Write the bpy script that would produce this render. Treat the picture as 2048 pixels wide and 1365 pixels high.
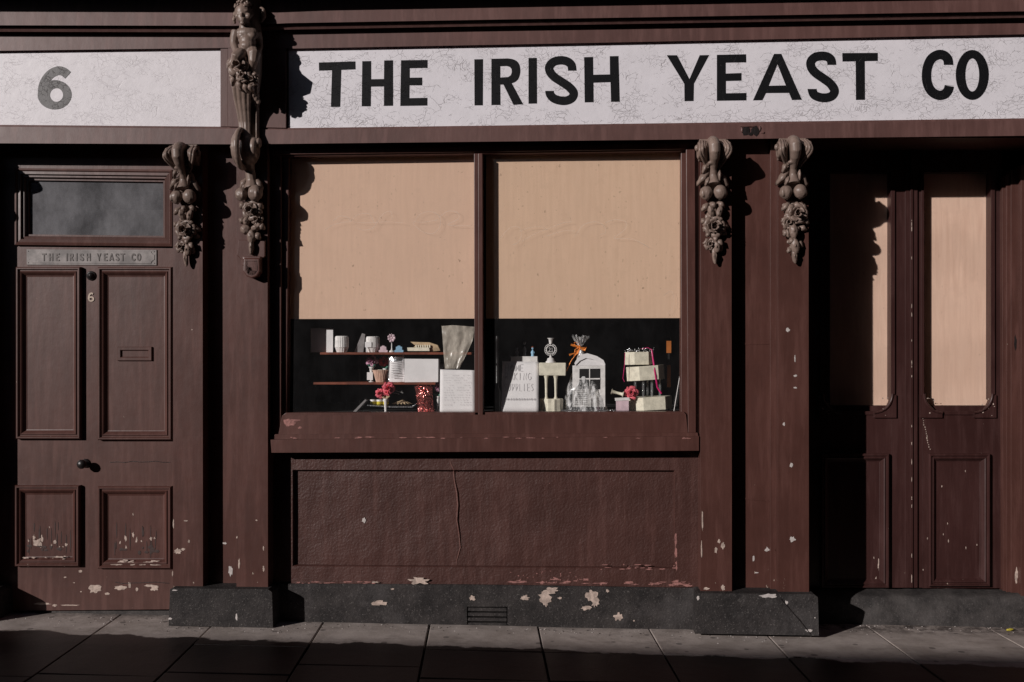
import bpy, bmesh, math, random
from mathutils import Vector, Matrix, noise
from mathutils.geometry import tessellate_polygon
for o in list(bpy.data.objects): bpy.data.objects.remove(o)
S = bpy.context.scene
R = math.radians

# ------------------------------------------------------------------ camera
F = 1991.0                       # focal length in pixels of the 2048 px wide photograph
D = 5.69
YAW, PITCH = math.atan(103/F), math.atan(33.5/F)
cam = bpy.data.cameras.new('camera'); co = bpy.data.objects.new('camera', cam); S.collection.objects.link(co)
cam.sensor_width = 36; cam.lens = F/2048*36; cam.clip_start = .05; cam.clip_end = 2000
co.rotation_euler = (R(90)+PITCH, 0, YAW)
RM = co.rotation_euler.to_matrix()
def ray(px, py): return RM @ Vector(((px-1024)/F, -(py-682.5)/F, -1))
_r = ray(860, 1252); CH = -_r.z*D/_r.y
CP = Vector((0, -D, CH)); co.location = CP; S.camera = co

# ------------------------------------------------------------------ sky and sun
SUNDIR = Vector((1, 1, -.46)).normalized()
EL = math.asin(-SUNDIR.z)
w = bpy.data.worlds.new('World'); S.world = w; w.use_nodes = True
nt = w.node_tree; bg = nt.nodes['Background']
sky = nt.nodes.new('ShaderNodeTexSky'); sky.sky_type = 'NISHITA'; sky.sun_disc = False
sky.sun_elevation = EL; sky.sun_rotation = R(225); sky.dust_density = .2; sky.air_density = .8
nt.links.new(sky.outputs[0], bg.inputs[0]); bg.inputs[1].default_value = .05
sl = bpy.data.lights.new('sun', 'SUN'); sl.energy = 5.0; sl.angle = R(.5); sl.color = (1, .945, .91)
so = bpy.data.objects.new('sun', sl); S.collection.objects.link(so)
so.rotation_euler = SUNDIR.to_track_quat('-Z', 'Y').to_euler()
so.location = (-4, -6, 6)
S.view_settings.view_transform = 'Standard'; S.view_settings.look = 'None'
S.view_settings.exposure = -.55; S.view_settings.gamma = 1

# ------------------------------------------------------------------ pixel -> world helpers
def U(px, py, Y):                # point of the vertical plane y = Y seen at a pixel of the photograph
    r = ray(px, py); t = (Y+D)/r.y
    return CP + r*t
_a = U(596, 1243, 0); _b = U(1382, 1259, 0)
GK = (_b.z-_a.z)/(_b.x-_a.x); G0 = _a.z-GK*_a.x
def gz(x): return G0+GK*x        # the street falls gently to the right
def G(px, py):                   # point of the ground seen at a pixel
    r = ray(px, py)
    t = (G0+GK*CP.x-CP.z)/(r.z-GK*r.x)
    return CP + r*t
def lerp(a, b, t): return a+(b-a)*t
def poly(tab, x):                # piecewise linear, extrapolating
    n = len(tab)
    i = 0
    while i < n-2 and x > tab[i+1][0]: i += 1
    (x0, y0), (x1, y1) = tab[i], tab[i+1]
    return y0+(y1-y0)*(x-x0)/(x1-x0)

# ------------------------------------------------------------------ mesh builder
ORG = {}
class MB:
    def __init__(s): s.v = []; s.f = []; s.m = []; s.sm = []
    def add(s, vs, fs, m=0, smooth=False):
        n = len(s.v); s.v += [Vector(p) for p in vs]
        for f in fs: s.f.append(tuple(i+n for i in f)); s.m.append(m); s.sm.append(smooth)
        return s
    def prism(s, pts, back, m=0):            # polygon of 3-D points extruded by a vector / to back plane
        n = len(pts); bk = [Vector((p.x, back, p.z)) if not isinstance(back, Vector) else p+back for p in pts]
        s.add(list(pts)+bk, [tuple(range(n)), tuple(range(2*n-1, n-1, -1))]+[(i, i+n, (i+1) % n+n, (i+1) % n) for i in range(n)], m)
        return s
    def slab(s, px, Yf, Yb, m=0):            # pixel polygon on plane Yf, straight back to Yb
        return s.prism([U(x, y, Yf) for x, y in px], Yb, m)
    def rect(s, x0, y0, x1, y1, Yf, Yb, m=0): return s.slab([(x0, y0), (x1, y0), (x1, y1), (x0, y1)], Yf, Yb, m)
    def box(s, a, b, m=0):
        x0, y0, z0 = a; x1, y1, z1 = b
        return s.add([(x0,y0,z0),(x1,y0,z0),(x1,y1,z0),(x0,y1,z0),(x0,y0,z1),(x1,y0,z1),(x1,y1,z1),(x0,y1,z1)],
                     [(0,3,2,1),(4,5,6,7),(0,1,5,4),(1,2,6,5),(2,3,7,6),(3,0,4,7)], m)
    def ring(s, corners, prof, m=0, fill=True, mfill=None):   # corners TL,TR,BR,BL (world), prof [(inset, Y)]
        sg = [(1, -1), (-1, -1), (-1, 1), (1, 1)]
        vs = []
        for ins, Y in prof:
            for c, (sx, sz) in zip(corners, sg): vs.append(Vector((c.x+sx*ins, Y, c.z+sz*ins)))
        fs = []
        for k in range(len(prof)-1):
            for i in range(4):
                j = (i+1) % 4; fs.append((k*4+i, k*4+j, k*4+4+j, k*4+4+i))
        s.add(vs, fs, m)
        if fill:
            k = (len(prof)-1)*4; s.add(vs[k:k+4], [(0, 1, 2, 3)], m if mfill is None else mfill)
        return s
    def runline(s, xs, prof, m=0):           # prof [(ytable, Y)] extruded along pixel columns xs
        vs = []
        for x in xs:
            for tab, Y in prof: vs.append(U(x, poly(tab, x), Y))
        n = len(prof); fs = []
        for i in range(len(xs)-1):
            for j in range(n-1): fs.append((i*n+j, i*n+j+1, i*n+n+j+1, i*n+n+j))
        return s.add(vs, fs, m)
    def lathe(s, c, prof, seg=16, m=0, rib=0, ribn=0, axis=None):  # prof [(r, h)] about the z axis at c, or an axis matrix
        vs = []; fs = []
        for r, h in prof:
            for k in range(seg):
                a = 2*math.pi*k/seg; rr = r*(1+(rib*(1 if k % 2 else -1) if rib else 0))
                p = Vector((rr*math.cos(a), rr*math.sin(a), h))
                if axis: p = axis @ p
                vs.append(Vector(c)+p)
        n = len(prof)
        for i in range(n-1):
            for k in range(seg):
                k2 = (k+1) % seg; fs.append((i*seg+k, i*seg+k2, (i+1)*seg+k2, (i+1)*seg+k))
        s.add(vs, fs, m, not rib)
        s.add(vs[:seg], [tuple(range(seg-1, -1, -1))], m); s.add(vs[-seg:], [tuple(range(seg))], m)
        return s
    def ell(s, c, r, m=0, rot=None, seg=16, rings=10, bump=0):
        vs = []; fs = []
        M = rot or Matrix.Identity(3)
        for i in range(rings+1):
            th = math.pi*i/rings
            for k in range(seg):
                a = 2*math.pi*k/seg
                q = Vector((math.sin(th)*math.cos(a), math.sin(th)*math.sin(a), math.cos(th)))
                f = 1+bump*noise.noise(q*2.1+Vector(c)*37)
                vs.append(Vector(c)+M @ Vector((q.x*r[0]*f, q.y*r[1]*f, q.z*r[2]*f)))
        for i in range(rings):
            for k in range(seg):
                k2 = (k+1) % seg; fs.append((i*seg+k, (i+1)*seg+k, (i+1)*seg+k2, i*seg+k2))
        return s.add(vs, fs, m, True)
    def tube(s, pts, rad, m=0, seg=10, flat=1.0):     # tapered tube along points; flat squashes across y
        vs = []; n = len(pts)
        pts = [Vector(p) for p in pts]
        rad = rad if isinstance(rad, (list, tuple)) else [rad]*n
        for i, p in enumerate(pts):
            t = (pts[min(i+1, n-1)]-pts[max(i-1, 0)]).normalized()
            a = t.cross(Vector((1, 0, 0)) if abs(t.x) < .9 else Vector((0, 1, 0))).normalized(); b = t.cross(a)
            for k in range(seg):
                an = 2*math.pi*k/seg
                vs.append(p+(a*math.cos(an)*flat+b*math.sin(an))*rad[i])
        fs = []
        for i in range(n-1):
            for k in range(seg):
                k2 = (k+1) % seg; fs.append((i*seg+k, i*seg+k2, (i+1)*seg+k2, (i+1)*seg+k))
        s.add(vs, fs, m, True)
        s.add(vs[:seg], [tuple(range(seg-1, -1, -1))], m, True); s.add(vs[-seg:], [tuple(range(seg))], m, True)
        return s
    def outline(s, loops, Yf, thick, m=0):            # flat shape with holes: world (x,z) loops
        n = len(s.v)
        L = [[Vector((p[0], Yf, p[1])) for p in lp] for lp in loops]
        allv = [p for lp in L for p in lp]
        tris = tessellate_polygon([[Vector((p.x, p.z, 0)) for p in lp] for lp in L])
        s.add(allv, [tuple(t) for t in tris], m)
        for lp in L:
            k = len(lp); s.add(lp+[p+Vector((0, thick, 0)) for p in lp], [(i, (i+1) % k, (i+1) % k+k, i+k) for i in range(k)], m)
        return s
    def chip(s, px, py, w, h, Y, seed, m=1, th=.0012, n=16, jag=.35):   # irregular patch where the coat has come off
        rnd = random.Random(seed); pts = []
        for k in range(n):
            a = 2*math.pi*k/n; r = 1-jag*rnd.random()*1.6+.15
            pts.append(U(px+w/2*r*math.cos(a), py+h/2*r*math.sin(a), Y-th))
        c = U(px, py, Y-th*1.3)
        s.add([c]+pts, [(0, 1+i, 1+(i+1) % n) for i in range(n)], m)
        bk = [p+Vector((0, th+.001, 0)) for p in pts]
        s.add(pts+bk, [(i, (i+1) % n, (i+1) % n+n, i+n) for i in range(n)], m)
        return s
    def build(s, name, mats, parent=None, org=None, base=None, bevel=0, solid=0, remesh=0, smooth=None):
        if not isinstance(mats, (list, tuple)): mats = [mats]
        o_ = ORG.get(parent.name, Vector()) if parent else (Vector(org) if org is not None else Vector())
        dz = Vector((0, 0, 0))
        if base is not None: dz.z = base-min(p.z for p in s.v)
        me = bpy.data.meshes.new(name); me.from_pydata([p+dz-o_ for p in s.v], [], s.f)
        for m in mats: me.materials.append(m)
        me.polygons.foreach_set('material_index', s.m)
        me.polygons.foreach_set('use_smooth', [bool(x) if smooth is None else smooth for x in s.sm])
        me.update()
        bm = bmesh.new(); bm.from_mesh(me); bmesh.ops.recalc_face_normals(bm, faces=bm.faces); bm.to_mesh(me); bm.free()
        o = bpy.data.objects.new(name, me); S.collection.objects.link(o)
        if parent: o.parent = parent
        else: o.location = o_
        ORG[o.name] = o_
        if bevel:
            b = o.modifiers.new('bevel', 'BEVEL'); b.width = bevel; b.segments = 2; b.limit_method = 'ANGLE'; b.angle_limit = R(40)
        if solid:
            b = o.modifiers.new('solid', 'SOLIDIFY'); b.thickness = solid; b.offset = 0
        if remesh:
            b = o.modifiers.new('remesh', 'REMESH'); b.mode = 'VOXEL'; b.voxel_size = remesh; b.use_smooth_shade = True
            b = o.modifiers.new('smooth', 'SMOOTH'); b.factor = .5; b.iterations = 3
        return o
def tag(o, label=None, cat=None, group=None, kind=None):
    if label: o['label'] = label
    if cat: o['category'] = cat
    if group: o['group'] = group
    if kind: o['kind'] = kind
    return o
def thing(name, label, cat, loc, group=None):
    o = bpy.data.objects.new(name, None); S.collection.objects.link(o); o.location = loc; o.empty_display_size = .05
    ORG[o.name] = Vector(loc); return tag(o, label, cat, group)
def copy_thing(root, loc, label):
    c = root.copy(); S.collection.objects.link(c); c.location = loc; c['label'] = label
    for ch in list(root.children):
        d = ch.copy(); S.collection.objects.link(d); d.parent = c
        for g in list(ch.children):
            e = g.copy(); S.collection.objects.link(e); e.parent = d
    return c

# ------------------------------------------------------------------ materials
def mat(name):
    m = bpy.data.materials.new(name); m.use_nodes = True
    return m, m.node_tree, m.node_tree.nodes['Principled BSDF']
class NT:
    def __init__(s, nt): s.nt = nt; s.pos = nt.nodes.new('ShaderNodeNewGeometry').outputs['Position']
    def node(s, t, **k):
        n = s.nt.nodes.new(t)
        for a, b in k.items(): setattr(n, a, b)
        return n
    def link(s, a, b): s.nt.links.new(a, b)
    def mapped(s, scale=(1, 1, 1), loc=(0, 0, 0), src=None, rot=(0, 0, 0)):
        n = s.node('ShaderNodeMapping'); s.link(src or s.pos, n.inputs[0]); n.inputs['Scale'].default_value = scale
        n.inputs['Location'].default_value = loc; n.inputs['Rotation'].default_value = rot; return n.outputs[0]
    def noise(s, scale, detail=6, rough=.6, vec=None, dist=0):
        n = s.node('ShaderNodeTexNoise'); s.link(vec or s.pos, n.inputs['Vector']); n.inputs['Scale'].default_value = scale
        n.inputs['Detail'].default_value = detail; n.inputs['Roughness'].default_value = rough; n.inputs['Distortion'].default_value = dist
        return n.outputs['Fac']
    def ramp(s, fac, a, b, ca=(0, 0, 0, 1), cb=(1, 1, 1, 1)):
        n = s.node('ShaderNodeMapRange'); n.interpolation_type = 'SMOOTHSTEP'; s.link(fac, n.inputs['Value'])
        n.inputs['From Min'].default_value = a; n.inputs['From Max'].default_value = b; return n.outputs[0]
    def mix(s, fac, a, b, mode='MIX'):
        n = s.node('ShaderNodeMix', data_type='RGBA', blend_type=mode)
        for sock, v in ((n.inputs[0], fac), (n.inputs[6], a), (n.inputs[7], b)):
            if isinstance(v, bpy.types.NodeSocket): s.link(v, sock)
            elif isinstance(v, (int, float)): sock.default_value = v
            else: sock.default_value = (*v[:3], 1)
        return n.outputs[2]
    def math(s, op, a, b=0, c=0):
        n = s.node('ShaderNodeMath', operation=op)
        for i, v in enumerate((a, b, c)):
            if isinstance(v, bpy.types.NodeSocket): s.link(v, n.inputs[i])
            else: n.inputs[i].default_value = v
        return n.outputs[0]
    def sep(s): 
        n = s.node('ShaderNodeSeparateXYZ'); s.link(s.pos, n.inputs[0]); return n.outputs
    def bump(s, h, strength, dist, prev=None):
        n = s.node('ShaderNodeBump'); s.link(h, n.inputs['Height']); n.inputs['Strength'].default_value = strength
        n.inputs['Distance'].default_value = dist
        if prev: s.link(prev, n.inputs['Normal'])
        return n.outputs[0]

def paint(name, col, rough=.34, fine=.32, peb=0, wear=.0, low=0, wearcol=(.42, .33, .27), var=.35, grime=.3):
    """old oil paint: uneven tone, runs, brush marks; flakes down to the wood where it is worn"""
    m, t, b = mat(name); n = NT(t)
    big = n.noise(2.2, 5, .6); run = n.noise(7, 6, .65, n.mapped((3.2, 3.2, .35)))
    dark = tuple(c*(1-var) for c in col); lite = tuple(min(1, c*(1+var*.9)+.004) for c in col)
    c = n.mix(n.math('MULTIPLY_ADD', n.ramp(big, .3, .7), .4, .3), dark, lite)
    c = n.mix(n.math('MULTIPLY', n.ramp(n.noise(55, 6, .7, n.mapped((1, 1, .09))), .42, .7), .3), c, tuple(x*.62 for x in col))
    c = n.mix(n.math('MULTIPLY', n.ramp(run, .45, .7), .6), c, tuple(x*1.45+.012 for x in col))
    dirt = n.ramp(n.noise(26, 9, .75, n.mapped((1, 1, .35))), .54, .74)
    c = n.mix(n.math('MULTIPLY', dirt, grime*.45), c, (col[0]*.45, col[1]*.45, col[2]*.45))
    fade = n.ramp(n.noise(90, 4, .7, n.mapped((1, 1, .5))), .62, .8)
    c = n.mix(n.math('MULTIPLY', fade, .25), c, (col[0]*2+.03, col[1]*2+.03, col[2]*2+.03))
    z = n.sep()[2]
    if wear:
        lo = n.math('SUBTRACT', 1, n.ramp(z, .16, low or .75))
        f = n.math('ADD', n.noise(30, 9, .62, n.mapped((1.5, 1, .8))), n.math('MULTIPLY', lo, wear*.10))
        mask = n.ramp(f, .735, .75)
        c = n.mix(mask, c, wearcol)
        hb = n.math('MULTIPLY', mask, -1)
    h1 = n.noise(170, 3, .6, n.mapped((1, 1, .3))); h2 = n.noise(22, 5, .55)
    nn = n.bump(h1, fine*.5, .0012); nn = n.bump(h2, fine*.42, .003, nn)
    if name != 'ornament_paint': nn = n.bump(n.noise(5, 3, .5, n.mapped((1, 1, .4))), .3, .01, nn)
    if peb: nn = n.bump(n.noise(75, 3, .55), peb, .006, nn); nn = n.bump(n.noise(9, 2, .5), peb*.6, .02, nn)
    if wear: nn = n.bump(hb, .8, .0015, nn)
    n.link(c, b.inputs['Base Color']); n.link(nn, b.inputs['Normal'])
    rr = n.node('ShaderNodeMapRange'); n.link(h2, rr.inputs[0]); rr.inputs[1].default_value = .3; rr.inputs[2].default_value = .7
    rr.inputs[3].default_value = rough+.04; rr.inputs[4].default_value = rough+.08; b.inputs['Specular IOR Level'].default_value = .42; n.link(rr.outputs[0], b.inputs['Roughness'])
    return m
BR = (.078, .030, .0235)
M = {}
M['brown'] = paint('brown_paint', BR, wear=.35)
M['worn'] = paint('worn_brown_paint', BR, wear=1.0, low=.5)
M['door'] = paint('door_paint', (.084, .036, .029), .34, wear=.2)
M['riser'] = paint('roughcast_brown', (.064, .0245, .0195), .42, .3, peb=.5, wear=.5, low=.3, wearcol=(.3, .14, .12))
M['fascia'] = paint('fascia_paint', (.11, .053, .047), .42, .3, var=.3)
M['dark_door'] = paint('dark_door_paint', (.042, .015, .0135), .33, wear=.5, low=.5)
M['ornament'] = paint('ornament_paint', (.205, .145, .12), .36, .9, var=.4, grime=1.0)
M['shade_dark'] = paint('shade_dark_paint', (.014, .008, .007), .7)  # near-black colour deepens the shade under the cornice
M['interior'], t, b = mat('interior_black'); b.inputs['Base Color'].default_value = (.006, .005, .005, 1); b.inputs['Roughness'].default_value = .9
M['wood'] = None

def simple(name, col, rough=.5, spec=.5, metal=0, bumpv=0, bscale=60, var=.12):
    m, t, b = mat(name); n = NT(t)
    c = n.mix(n.ramp(n.noise(bscale*.4, 5, .6), .35, .65), tuple(x*(1-var) for x in col), tuple(min(1, x*(1+var)) for x in col))
    n.link(c, b.inputs['Base Color']); b.inputs['Roughness'].default_value = rough; b.inputs['Metallic'].default_value = metal
    b.inputs['Specular IOR Level'].default_value = spec
    if bumpv: n.link(n.bump(n.noise(bscale, 4, .6), bumpv, .004), b.inputs['Normal'])
    return m
M['bare'] = simple('bare_wood_and_plaster', (.46, .36, .31), .8, .2, bumpv=.8, bscale=90, var=.25)
M['pinkbare'] = simple('rubbed_primer', (.3, .14, .125), .7, .3, bumpv=.6, bscale=120, var=.3)
M['flake'] = simple('white_flake', (.52, .47, .45), .7, .3, bumpv=.5, bscale=90)
M['white'] = simple('white_plastic', (.82, .78, .76), .4)
M['cream'] = simple('cream_icing', (.78, .72, .58), .5, bumpv=.15, bscale=80)
M['paper'] = simple('paper', (.86, .82, .82), .8, .2, bumpv=.25, bscale=25, var=.04)
M['red'] = simple('red_petal', (.62, .04, .05), .5, var=.35, bscale=120)
M['pink'] = simple('pink_petal', (.62, .33, .45), .5, var=.3, bscale=120)
M['rosepink'] = simple('rose_pink_petal', (.75, .13, .17), .5, var=.3, bscale=120)
M['green'] = simple('leaf_green', (.03, .13, .09), .5, var=.3)
M['olive'] = simple('olive_leaf', (.3, .27, .05), .5, var=.3)
M['shelf'] = simple('red_wood_shelf', (.2, .055, .03), .4, var=.3, bscale=40)
M['blue'] = simple('pale_blue_icing', (.25, .45, .62), .5)
M['lilac'] = simple('pale_pink_icing', (.68, .5, .55), .5)
M['case'] = simple('paper_case', (.7, .46, .36), .8, .1)
M['foil'] = simple('red_foil', (.75, .2, .18), .18, metal=.85, bumpv=1.0, bscale=45, var=.5)
M['silver'] = simple('silver_foil', (.7, .7, .72), .22, metal=.9, bumpv=.9, bscale=50)
M['grey'] = simple('grey_card', (.22, .2, .2), .6)
M['gold'] = simple('amber_ribbon', (.75, .22, .03), .3, metal=.3, var=.3)
M['magenta'] = simple('magenta_ribbon', (.62, .02, .16), .3, var=.25)
M['yellow'] = simple('yellow_label', (.6, .48, .04), .5)
M['tan'] = simple('tan_plastic', (.5, .36, .22), .45, bumpv=.4, bscale=50, var=.3)
M['amber'] = simple('amber_wood', (.42, .13, .03), .4)
M['iron'] = simple('dark_iron', (.018, .014, .014), .35, bumpv=.4, bscale=60)
M['brass'] = simple('dull_brass_plate', (.17, .15, .145), .5, metal=.2, bumpv=.12, bscale=30, var=.3)
M['letterbrass'] = simple('dark_raised_brass', (.085, .07, .066), .45, metal=.2)
M['split'] = simple('split_damp_wood', (.034, .015, .012), .6)
M['ridge'] = simple('cement_ridge', (.13, .056, .046), .5, bumpv=.8, bscale=70)
M['numeral'] = simple('old_brass_numeral', (.34, .27, .22), .4, metal=.4)
M['leafy'] = simple('yellow_leaf', (.4, .33, .03), .6)
M['lettershade'] = simple('pencil_grey', (.42, .39, .41), .8, var=.05)
M['ink'] = simple('faint_grey_ink', (.56, .53, .54), .8, var=.05)
M['darkink'] = simple('dark_squiggle', (.05, .04, .04), .5)

def cracked(name, col, crack, bumps=.7, stain=None, rough=.5):
    m, t, b = mat(name); n = NT(t)
    dv = n.node('ShaderNodeTexNoise'); n.link(n.pos, dv.inputs['Vector']); dv.inputs['Scale'].default_value = 7; dv.inputs['Detail'].default_value = 6
    vm = n.node('ShaderNodeVectorMath', operation='MULTIPLY_ADD'); n.link(dv.outputs['Color'], vm.inputs[0])
    vm.inputs[1].default_value = (.16, .16, .16); n.link(n.pos, vm.inputs[2])
    lines = []
    for sc, wd, thr in ((15, .018, .53), (34, .026, .5)):
        vo = n.node('ShaderNodeTexVoronoi', feature='DISTANCE_TO_EDGE'); n.link(n.mapped((1, 0, 1.25), src=vm.outputs[0]), vo.inputs['Vector']); vo.inputs['Scale'].default_value = sc
        l = n.math('SUBTRACT', 1, n.ramp(vo.outputs['Distance'], wd*.15, wd))
        msk = n.ramp(n.noise(4.5 if sc == 13 else 6.5, 5, .7, n.mapped((1, 1, 1.6), (sc, 0, sc))), thr-.03, thr+.07)
        lines.append(n.math('MULTIPLY', l, msk))
    cr = n.math('MAXIMUM', lines[0], lines[1])
    tone = n.mix(n.ramp(n.noise(5, 8, .7), .3, .7), tuple(c*.92 for c in col), col)
    streak = n.ramp(n.noise(9, 8, .7, n.mapped((.6, 1, 7))), .6, .74)
    tone = n.mix(n.math('MULTIPLY', streak, .12), tone, crack)
    if stain: tone = n.mix(n.math('MULTIPLY', n.ramp(n.noise(7, 8, .7, n.mapped((.6, 1, .5))), .58, .74), .18), tone, stain)
    n.link(n.mix(n.math('MULTIPLY', cr, .42 if name != 'smooth_white_paint' else .22), tone, crack), b.inputs['Base Color'])
    b.inputs['Specular IOR Level'].default_value = .5 if rough == .5 else .18
    nn = n.bump(n.math('MULTIPLY', cr, -1), bumps, .003); nn = n.bump(n.noise(18, 6, .6), .25, .006, nn)
    n.link(nn, b.inputs['Normal']); b.inputs['Roughness'].default_value = rough
    return m
M['signwhite'] = cracked('cracked_white_paint', (.77, .735, .78), (.24, .2, .2), stain=(.52, .48, .5))
M['letter'] = cracked('black_sign_paint', (.006, .006, .0075), (.045, .042, .043), bumps=.8, rough=.62)
M['faded'] = cracked('faded_black_paint', (.085, .078, .08), (.2, .18, .18))
M['smoothwhite'] = cracked('smooth_white_paint', (.74, .70, .735), (.3, .26, .26), stain=(.34, .3, .3), bumps=.35)

def ply(name, a, c2, swirl=0, specks=.5):
    m, t, b = mat(name); n = NT(t)
    g = n.noise(30, 5, .6, n.mapped((1.6, 1, .12)), .4)
    c = n.mix(n.ramp(g, .25, .75), tuple(x*.93 for x in a), c2)
    c = n.mix(n.math('MULTIPLY', n.ramp(n.noise(14, 9, .75), .5, .68), .3), c, tuple(x*.82 for x in a))
    if swirl:
        wv = n.node('ShaderNodeTexWave', wave_type='RINGS'); n.link(n.mapped((3.4, 0, .22), (-3.4*2.47, 0, -.25)), wv.inputs['Vector'])
        wv.inputs['Scale'].default_value = 2.2; wv.inputs['Distortion'].default_value = 3.5; wv.inputs['Detail'].default_value = 3; wv.inputs['Detail Scale'].default_value = .8
        c = n.mix(n.math('MULTIPLY', n.ramp(wv.outputs['Fac'], .35, .95), swirl), c, tuple(x*.72 for x in a))
    big = n.ramp(n.noise(1.8, 4, .6), .3, .7); c = n.mix(n.math('MULTIPLY', big, .35), c, tuple(x*.86 for x in c2))
    pit = n.ramp(n.noise(55, 4, .6, n.mapped((1, 1, .7))), .665, .70)
    pm = n.ramp(n.noise(3, 3, .5), .38, .55)
    c = n.mix(n.math('MULTIPLY', n.math('MULTIPLY', pit, pm), specks), c, (.16, .09, .05))
    n.link(c, b.inputs['Base Color']); b.inputs['Roughness'].default_value = .7; b.inputs['Specular IOR Level'].default_value = .25
    return m
M['ply'] = ply('plywood', (.79, .525, .385), (.80, .54, .40))
M['ply2'] = ply('plywood_yellower', (.775, .52, .365), (.79, .54, .385))
M['plydoor'] = ply('plywood_swirl', (.82, .53, .40), (.9, .62, .48), swirl=.35, specks=.3)

def stone(name, a, b2, bumps=.6, speck=.3):
    m, t, b = mat(name); n = NT(t)
    c = n.mix(n.ramp(n.noise(6, 8, .7), .3, .7), a, b2)
    c = n.mix(n.math('MULTIPLY', n.ramp(n.noise(110, 6, .75), .57, .66), speck), c, (.2, .18, .17))
    c = n.mix(n.math('MULTIPLY', n.ramp(n.noise(2.5, 5, .7), .52, .66), .3), c, (.1, .09, .09))
    n.link(c, b.inputs['Base Color']); b.inputs['Roughness'].default_value = .75; b.inputs['Specular IOR Level'].default_value = .25
    n.link(n.bump(n.noise(9, 4, .5), .5, .012, n.bump(n.noise(70, 6, .65), bumps, .004)), b.inputs['Normal'])
    return m
M['plinth'] = stone('black_painted_stone', (.0145, .0125, .0128), (.042, .036, .035), 1.1, .6)
M['step'] = stone('rough_step_stone', (.02, .018, .018), (.07, .062, .06), .9, .4)
M['kerbstone'] = stone('dark_earth', (.03, .025, .022), (.06, .05, .045), .8)
M['brick'] = stone('upper_wall_render', (.16, .1, .08), (.22, .14, .11))

# pavement: paler along the shopfront, darker and smoother nearer the street
def pavement_mat():
    m, t, b = mat('stone_flags'); n = NT(t); x, y, z = n.sep()
    c = n.mix(n.ramp(n.noise(4, 8, .7), .3, .7), (.30, .25, .225), (.46, .395, .365))
    c = n.mix(n.math('MULTIPLY', n.ramp(n.noise(9, 8, .75, n.mapped((.5, 1, 1))), .5, .66), .55), c, (.2, .165, .148))
    c = n.mix(n.math('MULTIPLY', n.ramp(n.noise(60, 6, .7), .6, .72), .3), c, (.3, .27, .25))
    near = n.ramp(y, -.10, .14); c = n.mix(n.math('MULTIPLY', near, n.ramp(n.noise(14, 8, .75), .38, .6)), c, (.075, .06, .056))
    vo = n.node('ShaderNodeTexVoronoi'); n.link(n.pos, vo.inputs['Vector']); vo.inputs['Scale'].default_value = 7
    spot = n.math('SUBTRACT', 1, n.ramp(vo.outputs['Distance'], .10, .14)); c = n.mix(n.math('MULTIPLY', spot, .6), c, (.06, .052, .05))
    e = n.math('ADD', y, n.math('MULTIPLY', n.math('SUBTRACT', n.noise(2.6, 7, .62), .5), .26))
    e = n.math('ADD', e, n.math('MULTIPLY', x, .045))
    street_dark = n.math('SUBTRACT', 1, n.ramp(e, -.475, -.455))
    c = n.mix(street_dark, c, n.mix(n.ramp(n.noise(5, 6, .7), .3, .7), (.013, .0078, .007), (.026, .0155, .014)))
    n.link(c, b.inputs['Base Color'])
    rr = n.node('ShaderNodeMapRange'); n.link(street_dark, rr.inputs[0]); rr.inputs[3].default_value = .8; rr.inputs[4].default_value = .42; n.link(rr.outputs[0], b.inputs['Roughness'])
    b.inputs['Specular IOR Level'].default_value = .3
    n.link(n.bump(n.noise(5, 4, .5), .35, .012, n.bump(n.noise(90, 5, .65), .45, .003)), b.inputs['Normal'])
    return m
M['flags'] = pavement_mat()

def glass(name, dust_glint, dcol=(.6, .58, .6), rough=.02, tint=(.96, .97, .97), gloss=1.0, streak=1.0):
    m = bpy.data.materials.new(name); m.use_nodes = True; t = m.node_tree; t.nodes.clear(); n = NT(t)
    out = n.node('ShaderNodeOutputMaterial'); tr = n.node('ShaderNodeBsdfTransparent'); tr.inputs[0].default_value = (*tint, 1)
    gl = n.node('ShaderNodeBsdfGlossy'); gl.inputs['Roughness'].default_value = rough
    df = n.node('ShaderNodeBsdfDiffuse'); df.inputs[0].default_value = (*dcol, 1)
    fr = n.node('ShaderNodeLayerWeight'); fr.inputs[0].default_value = .5          # Schlick: the same from both faces
    fz = n.math('MULTIPLY_ADD', n.math('POWER', fr.outputs['Facing'], 4), .9, .04)
    m1 = n.node('ShaderNodeMixShader'); n.link(n.math('MULTIPLY', fz, gloss), m1.inputs[0]); n.link(tr.outputs[0], m1.inputs[1]); n.link(gl.outputs[0], m1.inputs[2])
    m2 = n.node('ShaderNodeMixShader')
    d = n.ramp(n.noise(6, 8, .7, n.mapped((1, 1, .6))), .25, .8)
    if name == 'cellophane': d = n.math('MULTIPLY_ADD', n.ramp(n.noise(26, 6, .75, n.mapped((1.6, 1.6, .45)), .8), .46, .6), 3.6, -.25)  # white streaks painted into the cellophane stand in for sparkle
    n.link(n.math('MULTIPLY', n.math('ADD', d, .5), dust_glint), m2.inputs[0])
    n.link(m1.outputs[0], m2.inputs[1]); n.link(df.outputs[0], m2.inputs[2]); n.link(m2.outputs[0], out.inputs[0])
    return m
M['glass'] = glass('dusty_window_glass', .014)
M['transom'] = glass('grimy_transom_glass', .24, (.5, .49, .52))
M['cello'] = glass('cellophane', .20, (.85, .83, .83), .1, gloss=4.0)
M['film'] = glass('clouded_plastic_film', .55, (.78, .69, .59), .25, gloss=1.5)
M['clear'] = glass('clear_acrylic', .12, (.8, .8, .8), .05, gloss=3)

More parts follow.
